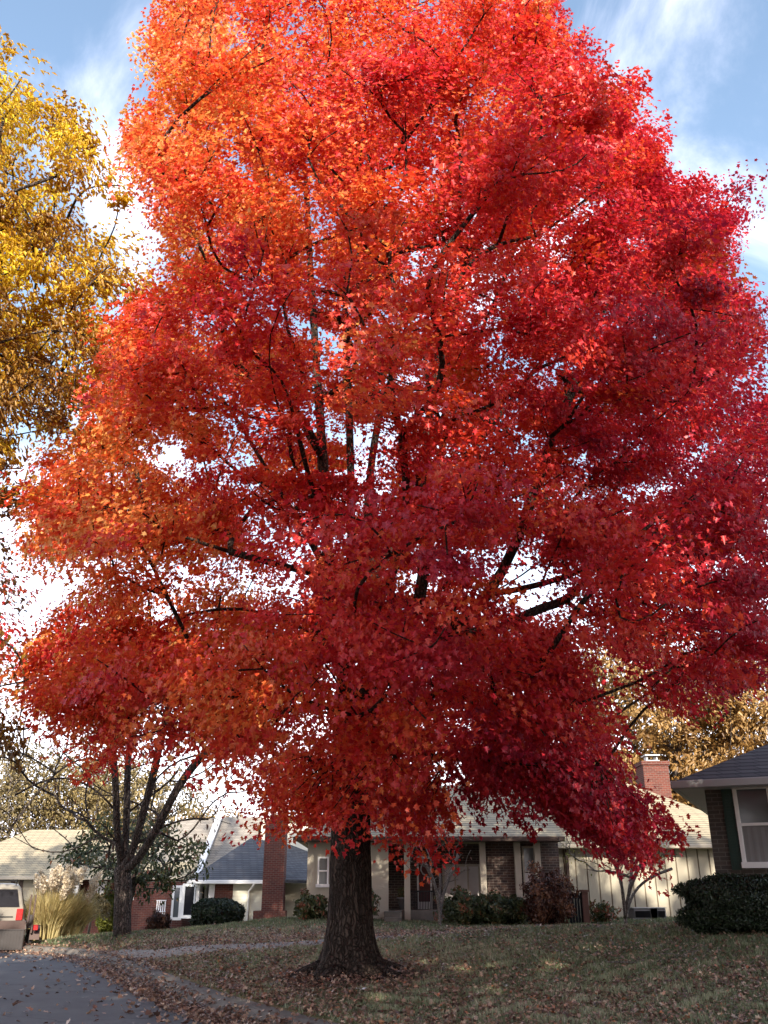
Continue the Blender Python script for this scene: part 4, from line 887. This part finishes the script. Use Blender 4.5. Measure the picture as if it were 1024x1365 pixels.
# pampas grass: arching blades and pale plumes
def pampas(px, Y, hh, rad, nb, npl, label, seed):
    rg = np.random.default_rng(seed); x = X(px, Y, 1240); z = gz(x, Y) - .03; root = thing('pampas_grass', (x, Y, z), label, 'ornamental grass', 'pampas grass clumps')
    aa = rg.random(nb) * 6.283; L = hh * (.55 + .45 * rg.random(nb)); out = rad * (.25 + .9 * rg.random(nb)); t = np.linspace(0, 1, 6)
    br = rg.random(nb) * .6 * rad; w = .008 + .008 * rg.random(nb)
    cx_ = np.cos(aa)[:, None] * (br[:, None] + out[:, None] * t[None] ** 2); cy_ = np.sin(aa)[:, None] * (br[:, None] + out[:, None] * t[None] ** 2)
    cz_ = L[:, None] * (t[None] * 1.15 - .38 * t[None] ** 3 * (out / rad)[:, None]); wt = w[:, None] * (1 - t[None] ** 2 * .95); ang = aa + 1.57 + rg.normal(0, .5, nb)
    Lf = np.stack([cx_ + np.cos(ang)[:, None] * wt, cy_ + np.sin(ang)[:, None] * wt, cz_], 2); Rt = np.stack([cx_ - np.cos(ang)[:, None] * wt, cy_ - np.sin(ang)[:, None] * wt, cz_], 2)
    V = np.stack([Lf, Rt], 2).reshape(nb, 12, 3); fc = [(2 * i, 2 * i + 1, 2 * i + 3, 2 * i + 2) for i in range(5)]
    np_mesh('blades', V, 12, fc, nb, MAT['pampas'], np.clip(.5 + rg.normal(0, .25, nb), 0, 1), root)
    Ps = []; 
    for i in range(npl):
        a_ = rg.random() * 6.283; o = rad * .95 * rg.random(); h0 = hh * (.62 + .45 * rg.random()); lean = .35 * o; k = 240
        q = rg.random(k); r_ = .11 * np.sin(np.pi * (q * .9 + .06)) * rg.random(k) ** .5; b_ = rg.random(k) * 6.283; o2 = o + lean * q * q
        Ps.append(np.stack([math.cos(a_) * o2 + np.cos(b_) * r_, math.sin(a_) * o2 + np.sin(b_) * r_, h0 + .5 * q], 1))
    P = np.concatenate(Ps); n_ = len(P)
    leaf_obj('plumes', P, rg.normal(0, 1, (n_, 3)), np.array([0, 0, 1.0]) + rg.normal(0, .6, (n_, 3)), .06 + .05 * rg.random(n_), rg.random(n_), LEAF_TRI, MAT['plume'], root)
pampas(62, 29.5, 1.5, .75, 4200, 18, 'left pampas clump with tall cream plumes, next to the trailer', 71)
pampas(86, 30.4, 1.5, .85, 4600, 20, 'right and brighter pampas clump with pale plumes, nearer the bare tree', 72)

# ------------------------------------------------------------------ van and trailer
def loft(m, st):
    """body from stations (y, half widths at sill, belt, roof; z of sill, belt, roof)"""
    rings = []
    for y, ws, wb, wr, zs, zb, zt in st:
        half = [(ws * .92, zs), (ws, zs + .12), (wb + .02, (zs + zb) / 2), (wb, zb), (wr + .02, zt - .14), (wr - .09, zt - .02), (wr - .3, zt)]
        rings.append([(x, y, z) for x, z in half] + [(-x, y, z) for x, z in reversed(half)])
    n = len(rings[0]); vs = [v for r in rings for v in r]; fs = [tuple(range(n)), tuple(range(len(vs) - 1, len(vs) - n - 1, -1))]
    for i in range(len(rings) - 1):
        for k in range(n): j = (k + 1) % n; fs.append((i * n + k, (i + 1) * n + k, (i + 1) * n + j, i * n + j))
    return m.add(vs, fs)
def wheel(par, x, y, r, w):
    m = MB(local=True); m.smooth = True; P = []
    prof = [(r * .62, -w / 2), (r * .95, -w / 2), (r, -w * .35), (r, w * .35), (r * .95, w / 2), (r * .62, w / 2)]; n = 24
    vs = [(x + o, y + math.cos(2 * math.pi * k / n) * q, r + math.sin(2 * math.pi * k / n) * q) for q, o in prof for k in range(n)]
    fs = [(i * n + k, i * n + (k + 1) % n, (i + 1) * n + (k + 1) % n, (i + 1) * n + k) for i in range(5) for k in range(n)]
    w0_ = MB(local=True); w0_.add(vs, fs); w0_.smooth = True; ty = w0_.build('wheel', MAT['rubber'], par)
    rm = MB(local=True); rm.tube([(x - w * .3, y, r), (x + w * .3, y, r)], r * .63, 20); rm.tube([(x - w * .42, y, r), (x + w * .42, y, r)], r * .2, 10); rm.build('rim', MAT['rim'], ty); return ty
VX, VY = X(29, 28.6, 1230) - .83, 28.3; VZ = float(road_z(VY)) + .004
vn = thing('van', (VX, VY, VZ), 'cream boxy car seen from behind at the left edge, with a dark rear window', 'car', None, R(21))
m = MB(local=True); loft(m, [(0, .80, .86, .68, .42, 1.05, 1.60), (.06, .86, .89, .72, .36, 1.05, 1.68), (.5, .88, .89, .73, .34, 1.04, 1.72), (2.2, .88, .89, .73, .34, 1.02, 1.72), (2.7, .88, .89, .70, .34, 1.0, 1.66), (3.3, .88, .88, .62, .34, .98, 1.10), (4.2, .86, .84, .60, .36, .88, .96), (4.45, .78, .76, .5, .42, .74, .80)])
m.build('body', MAT['van'], vn)
m = MB(local=True); m.prism([(-.76, -.03, 1.08), (.76, -.03, 1.08), (.64, -.022, 1.55), (-.64, -.022, 1.55)], (0, .05, 0)); m.build('rear_window', MAT['glass_dark'], vn)
for sgn in (-1, 1):
    m = MB(local=True); m.prism([(sgn * .905, .45, 1.10), (sgn * .905, 2.5, 1.10), (sgn * .775, 2.3, 1.56), (sgn * .775, .5, 1.56)], (-sgn * .04, 0, 0)); m.build('side_window', MAT['glass_dark'], vn)
    MB(local=True).box(sgn * .79 - .09, sgn * .79 + .09, -.035, .08, .72, 1.03, .015).build('tail_light', MAT['lamp_red'], vn)
    for y in (.75, 3.5): wheel(vn, sgn * .78, y, .34, .22)
MB(local=True).box(-.9, .9, -.14, .02, .40, .60, .03).build('bumper', MAT['rust'], vn)
MB(local=True).box(-.28, .28, -.022, -.002, .66, .78).build('licence_plate', MAT['paper'], vn)
MB(local=True).box(.1, .62, -.016, -.002, .80, .83).build('badge', MAT['black'], vn)
m = MB(local=True)
for sgn in (-1, 1): m.box(sgn * .6 - .02, sgn * .6 + .02, .3, 2.3, 1.755, 1.79)
for y in (.5, 1.3, 2.1): m.box(-.62, .62, y - .02, y + .02, 1.792, 1.82); m.box(-.61, -.59, y - .02, y + .02, 1.70, 1.755); m.box(.59, .61, y - .02, y + .02, 1.70, 1.755)
m.build('roof_rack', MAT['black'], vn)
TY = 26.6; TX = X(29, TY, 1250) - .70; TZ = float(road_z(TY)) + .004
tr = thing('trailer', (TX, TY, TZ), 'small dark utility trailer with a ribbed grey tailgate standing behind the cream car', 'trailer', None, R(20))
m = MB(local=True); m.box(-.72, .72, 0, 1.55, .40, .46); m.box(-.72, -.68, 0, 1.55, .46, .74); m.box(.68, .72, 0, 1.55, .46, .74); m.box(-.68, .68, 1.51, 1.55, .46, .74); m.box(-.03, .03, 1.55, 1.9, .40, .46); m.box(.60, .72, .02, .06, .1, .40)
m.build('bed', MAT['rust'], tr)
m = MB(local=True); m.box(-.72, .70, -.05, -.004, .06, .56)
for i in range(18): xx = -.68 + i * .078; m.box(xx, xx + .035, -.065, -.052, .09, .53)
m.box(-.72, .70, -.07, -.052, .535, .56); m.build('tailgate', MAT['board'], tr)
m = MB(local=True); m.box(.73, .88, .35, 1.0, .56, .90, .03); m.build('toolbox', MAT['board'], tr)
for x in (.76, .88): m = MB(local=True); m.box(x - .02, x + .02, .3, .34, .45, 1.42); m.box(x - .02, x + .02, .36, .40, .45, 1.42); m.build('upright', MAT['rust'], tr)
m = MB(local=True)
for sgn in (-1, 1):
    pts = [(sgn * .98 - .13, .75 + math.cos(t) * .36, .28 + math.sin(t) * .36) for t in np.linspace(0, math.pi, 9)]
    inn = [(p[0], .75 + (p[1] - .75) * .92, .28 + (p[2] - .28) * .92) for p in reversed(pts)]; m = MB(local=True); m.prism(pts + inn, (.26, 0, 0)); wheel(tr, sgn * .84, .75, .27, .16); m.build('mudguard', MAT['rust'], tr)
for sgn in (-1, 1): MB(local=True).box(sgn * .98 - .06, sgn * .98 + .06, .22, .30, .52, .66, .01).build('tail_light', MAT['lamp_red'], tr)

# ------------------------------------------------------------------ small things
ya_ = 31.4; x0, x1 = X(846, ya_, 1225), X(889, ya_, 1225); zg_ = gz((x0 + x1) / 2, ya_)
zt = Z(1211, ya_); ac = thing('air_conditioner', ((x0 + x1) / 2, ya_, zg_), 'grey louvred air conditioning unit standing by the cream board wall', 'air conditioner')
MB().box(x0, x1, ya_, ya_ + .8, zg_ - .05, zt, .02).build('casing', MAT['clay'], ac)
for q0, q1 in ((x0 + .04, X(863, ya_)), (X(873, ya_), x1 - .04)):
    m = MB()
    for i in range(14): zz_ = zg_ + .08 + i * (zt - zg_ - .16) / 14; m.box(q0, q1, ya_ - .02, ya_ - .002, zz_, zz_ + .022)
    m.build('louvre', MAT['black'], ac); MB().box(X(864, ya_), X(872, ya_), ya_ - .03, ya_ - .003, zg_, zt + .01).build('panel', MAT['white'], ac)
MB().box(x0 - .02, x1 + .02, ya_ - .03, ya_ + .82, zt + .002, zt + .03).build('lid', MAT['gutter'], ac)
yg = 28.6; gt = thing('gate', (X(770, yg), yg, gz(X(770, yg), yg)), 'short dark slatted gate with a reddish end post, right of the red-brown bush', 'gate')
MB().box(X(775, yg), X(783, yg), yg, yg + .2, gz(X(779, yg), yg) - .1, Z(1189, yg)).box(X(773.5, yg), X(784.5, yg), yg - .03, yg + .23, Z(1189, yg) + .002, Z(1186, yg)).build('post', MAT['wood'], gt)
m = MB()
for i in range(5): a_ = X(757, yg) + i * .085; m.box(a_, a_ + .07, yg + .06, yg + .1, gz(a_, yg) - .05, Z(1190, yg))
m.box(X(756, yg), X(774.6, yg), yg + .102, yg + .13, Z(1198, yg), Z(1194, yg)); m.build('slat_panel', MAT['black'], gt)
yp = 29.1; xp = X(539, yp, 1215); pz = Z(1213, YF) ; pt = thing('flower_pot', (xp, YF + .3, pz), 'grey flower pot with a small plant on the porch step', 'flower pot')
m = MB(); m.smooth = True; m.tube([(xp, YF + .3, pz + .002), (xp, YF + .3, pz + .30), (xp, YF + .3, pz + .302), (xp, YF + .3, pz + .35)], [.12, .18, .21, .21], 16); m.build('pot', MAT['clay'], pt)
rg = np.random.default_rng(90); blob_leaves(pt, 'plant', (xp, YF + .3, pz + .45), (.16, .16, .16), 260, .07, MAT['green'], .6, rg, origin=(xp, YF + .3, pz))
yc = 43.6; xc_ = X(212, yc, 1222); zc = Z(1229, yc); ch = thing('garden_chair', (xc_, yc, zc), 'small white garden chair in the dark porch between the two left houses', 'chair')
MB().box(xc_ - .22, xc_ + .22, yc - .22, yc + .22, zc + .40, zc + .43).build('seat', MAT['white'], ch)
m = MB()
for i in range(5): a_ = xc_ - .2 + i * .09; m.box(a_, a_ + .04, yc + .2, yc + .22, zc + .43, zc + .85)
m.box(xc_ - .22, xc_ + .22, yc + .195, yc + .225, zc + .851, zc + .89); m.build('backrest', MAT['white'], ch)
for sx_, sy_ in ((-1, -1), (1, -1), (-1, 1), (1, 1)): MB().tube([(xc_ + sx_ * .19, yc + sy_ * .19, zc - .3), (xc_ + sx_ * .19, yc + sy_ * .19, zc + .4)], .018, 6).build('leg', MAT['white'], ch)
p_ = at(485, 1327, 14.3); z_ = gz(p_.x, 14.3) + .06
m = MB(); vs = []; 
for i in range(7):
    for k in range(3): vs.append((p_.x - .11 + i * .036, 14.3 - .05 + k * .05, z_ + .012 * math.sin(i * 1.7 + k) + .008 * (k - 1) ** 2))
m.add(vs, [(i * 3 + k, i * 3 + 3 + k, i * 3 + 4 + k, i * 3 + 1 + k) for i in range(6) for k in range(2)]); tag(m.build('paper_scrap', MAT['paper']), 'small crumpled white paper scrap lying on the lawn before the maple', 'litter')
p_ = at(868, 1294, 15); rg = np.random.default_rng(91); m = MB(); m.smooth = True
def tw(x, y, a_, L, r, dpt):
    pts = []; 
    for i in range(6): pts.append((x, y, gz(x, y) + .07 + .05 * math.sin(i + dpt))); x += math.cos(a_) * L / 5; y += math.sin(a_) * L / 5; a_ += rg.normal(0, .15)
    m.tube(pts, [r * (1 - i * .14) for i in range(6)], 5)
    if dpt: 
        for q in (2, 3, 4): tw(pts[q][0], pts[q][1], a_ + rg.choice([-1, 1]) * (.5 + .3 * rg.random()), L * .5, r * .55, dpt - 1)
tw(p_.x - .7, 14.7, .25, 1.5, .014, 2); tag(m.build('fallen_branch', MAT['bark3']), 'thin fallen grey branch lying on the right side of the lawn', 'branch')

# dark soil and mulch around the maple
rg = np.random.default_rng(95); vs = []; fs = []; na, nr_ = 48, 10
for i in range(nr_ + 1):
    for k in range(na):
        a_ = 2 * math.pi * k / na; rmax = 1.0 + .25 * math.sin(a_ * 3 + 1) + .15 * math.sin(a_ * 7) + (.5 if math.cos(a_) < -.2 else 0) * abs(math.cos(a_)); q = i / nr_ * rmax
        x, y = b[0] + math.cos(a_) * q, 16 + math.sin(a_) * q * .9; vs.append((x, y, gz(x, y) + .07 * (1 - (i / nr_) ** 1.3) - .012 * (i == nr_) + .015 + .008 * math.sin(k * 2.7 + i * 3)))
for i in range(nr_):
    for k in range(na): fs.append((i * na + k, i * na + (k + 1) % na, (i + 1) * na + (k + 1) % na, (i + 1) * na + k))
MAT['soil'] = plain('dark_soil', (.075, .058, .045), .95, 0, .5, 9, .9)
mm = MB().add(vs, fs); mm.smooth = True; tag(mm.build('soil', MAT['soil']), kind='structure')

# grass blades
rg = np.random.default_rng(100)
def scatter(n, w):
    out = np.zeros((0, 2))
    while len(out) < n:
        Y = 10.3 + 24 * rg.random(60000) ** 1.5; Xx = (rg.random(60000) * 1.24 - .62) * Y * .86 + .02 * Y; P = np.stack([Xx, Y], 1)
        P = P[rg.random(len(P)) < w(P[:, 0], P[:, 1])]; out = np.concatenate([out, P])
    return out[:n]
def patch(x, y): return .5 + .25 * np.sin(x * 1.3 + y * .7) + .25 * np.sin(y * 1.9 - x * .8 + 1)
def dtree(x, y): return np.hypot(x - b[0], (y - 16))
def wg(x, y):
    d = kerb_dist(x, y, KP[::2]); w = np.clip((d - .45) / .4, 0, 1) * (walk_dist(x, y) > .75) * np.clip((dtree(x, y) - .7) / 1.2, .1, 1)
    return w * (.6 + .4 * patch(x, y))
G = scatter(270000, wg); n_ = len(G); z = terrain(G[:, 0], G[:, 1])
tf = np.clip(np.sin(G[:, 0] * 5.1 + 2 * np.sin(G[:, 1] * 3.3)) * np.sin(G[:, 1] * 4.3 + 1.5 * np.sin(G[:, 0] * 2.7)), 0, 1); hgt = .03 + .05 * rg.random(n_) + .05 * tf; a_ = rg.random(n_) * 6.283; w_ = .006 + .004 * rg.random(n_) + .0004 * G[:, 1]; ln = rg.normal(0, .03, (n_, 2))
V = np.zeros((n_, 3, 3)); V[:, 0] = np.stack([G[:, 0] + np.cos(a_) * w_, G[:, 1] + np.sin(a_) * w_, z - .01], 1); V[:, 1] = np.stack([G[:, 0] - np.cos(a_) * w_, G[:, 1] - np.sin(a_) * w_, z - .01], 1); V[:, 2] = np.stack([G[:, 0] + ln[:, 0], G[:, 1] + ln[:, 1], z + hgt], 1)
tn = .38 + .18 * (tf - .3) + .4 * (patch(G[:, 0] * .6, G[:, 1] * .6) - .5) + rg.normal(0, .22, n_) - .16 * np.clip((G[:, 0] + 0) / 4, 0, 1) - .3 * (G[:, 1] > 26.3)
g_ = np_mesh('grass', V, 3, [(0, 1, 2)], n_, MAT['blade'], np.clip(tn, 0, 1)); tag(g_, kind='stuff')

# fallen leaves
def scat_leaves(name, n, w, size, lo, hi, zf, lift=.02, tpl=LEAF_MAPLE):
    P = scatter(n, w); z = zf(P[:, 0], P[:, 1]) + lift * rg.random(n) + .012
    nr = np.array([0, 0, 1.0]) + rg.normal(0, .45, (n, 3)); tp = rg.normal(0, 1, (n, 3)) * np.array([1, 1, .2])
    tag(leaf_obj(name, np.column_stack([P, z]), nr, tp, size * (.6 + .8 * rg.random(n)), lo + (hi - lo) * rg.random(n) ** 1.2, tpl, MAT['litter']), kind='stuff')
def wl(x, y):
    d = kerb_dist(x, y, KP[::2]); wd = walk_dist(x, y); band = np.exp(-((y - 24.0 - .12 * x) / 1.7) ** 2) * (x < 3); near = np.exp(-np.maximum(d - .4, 0) / 1.6)
    w = .075 + .10 * patch(x * 1.4, y * 1.2) + .9 * band + .6 * near * (y > 14) + .12 * (y < 14)
    w = np.where((wd < .72) & (x > -7.2), w * np.clip(.10 + .2 * (x + 5) / 4, .08, 1), w); w = np.where(y > 26.8, w * .25, w)
    return np.clip(w, 0, 1) * (d > .5)
scat_leaves('fallen_leaves', 66000, wl, .052, 0, .95, lambda x, y: terrain(x, y) + .08 * np.clip(1 - dtree(x, y) / 1.3, 0, 1) ** .7, .06)
scat_leaves('gutter_leaves', 7500, lambda x, y: np.where((kerb_dist(x, y, KP[::2]) > -.6) & (kerb_dist(x, y, KP[::2]) < .12), np.clip(.35 + .65 * patch(x * 3, y * 2), 0, 1), np.where((kerb_dist(x, y, KP[::2]) > .1) & (kerb_dist(x, y, KP[::2]) < .5), np.where(y > 19, .5, .05), 0)) * (y < 29), .06, .05, .85, lambda x, y: road_z(y) + np.clip((kerb_dist(x, y, KP[::2]) + .02) / .2, 0, 1) * .145, .03)
scat_leaves('road_leaves', 900, lambda x, y: np.where(kerb_dist(x, y, KP[::2]) < -.3, .12 + .9 * np.exp((kerb_dist(x, y, KP[::2]) + .3) / .8) + .5 * (y > 23) * (y < 26.4), 0) * (x > -11.5) * (y < 27), .085, .0, .9, lambda x, y: road_z(y), .01)
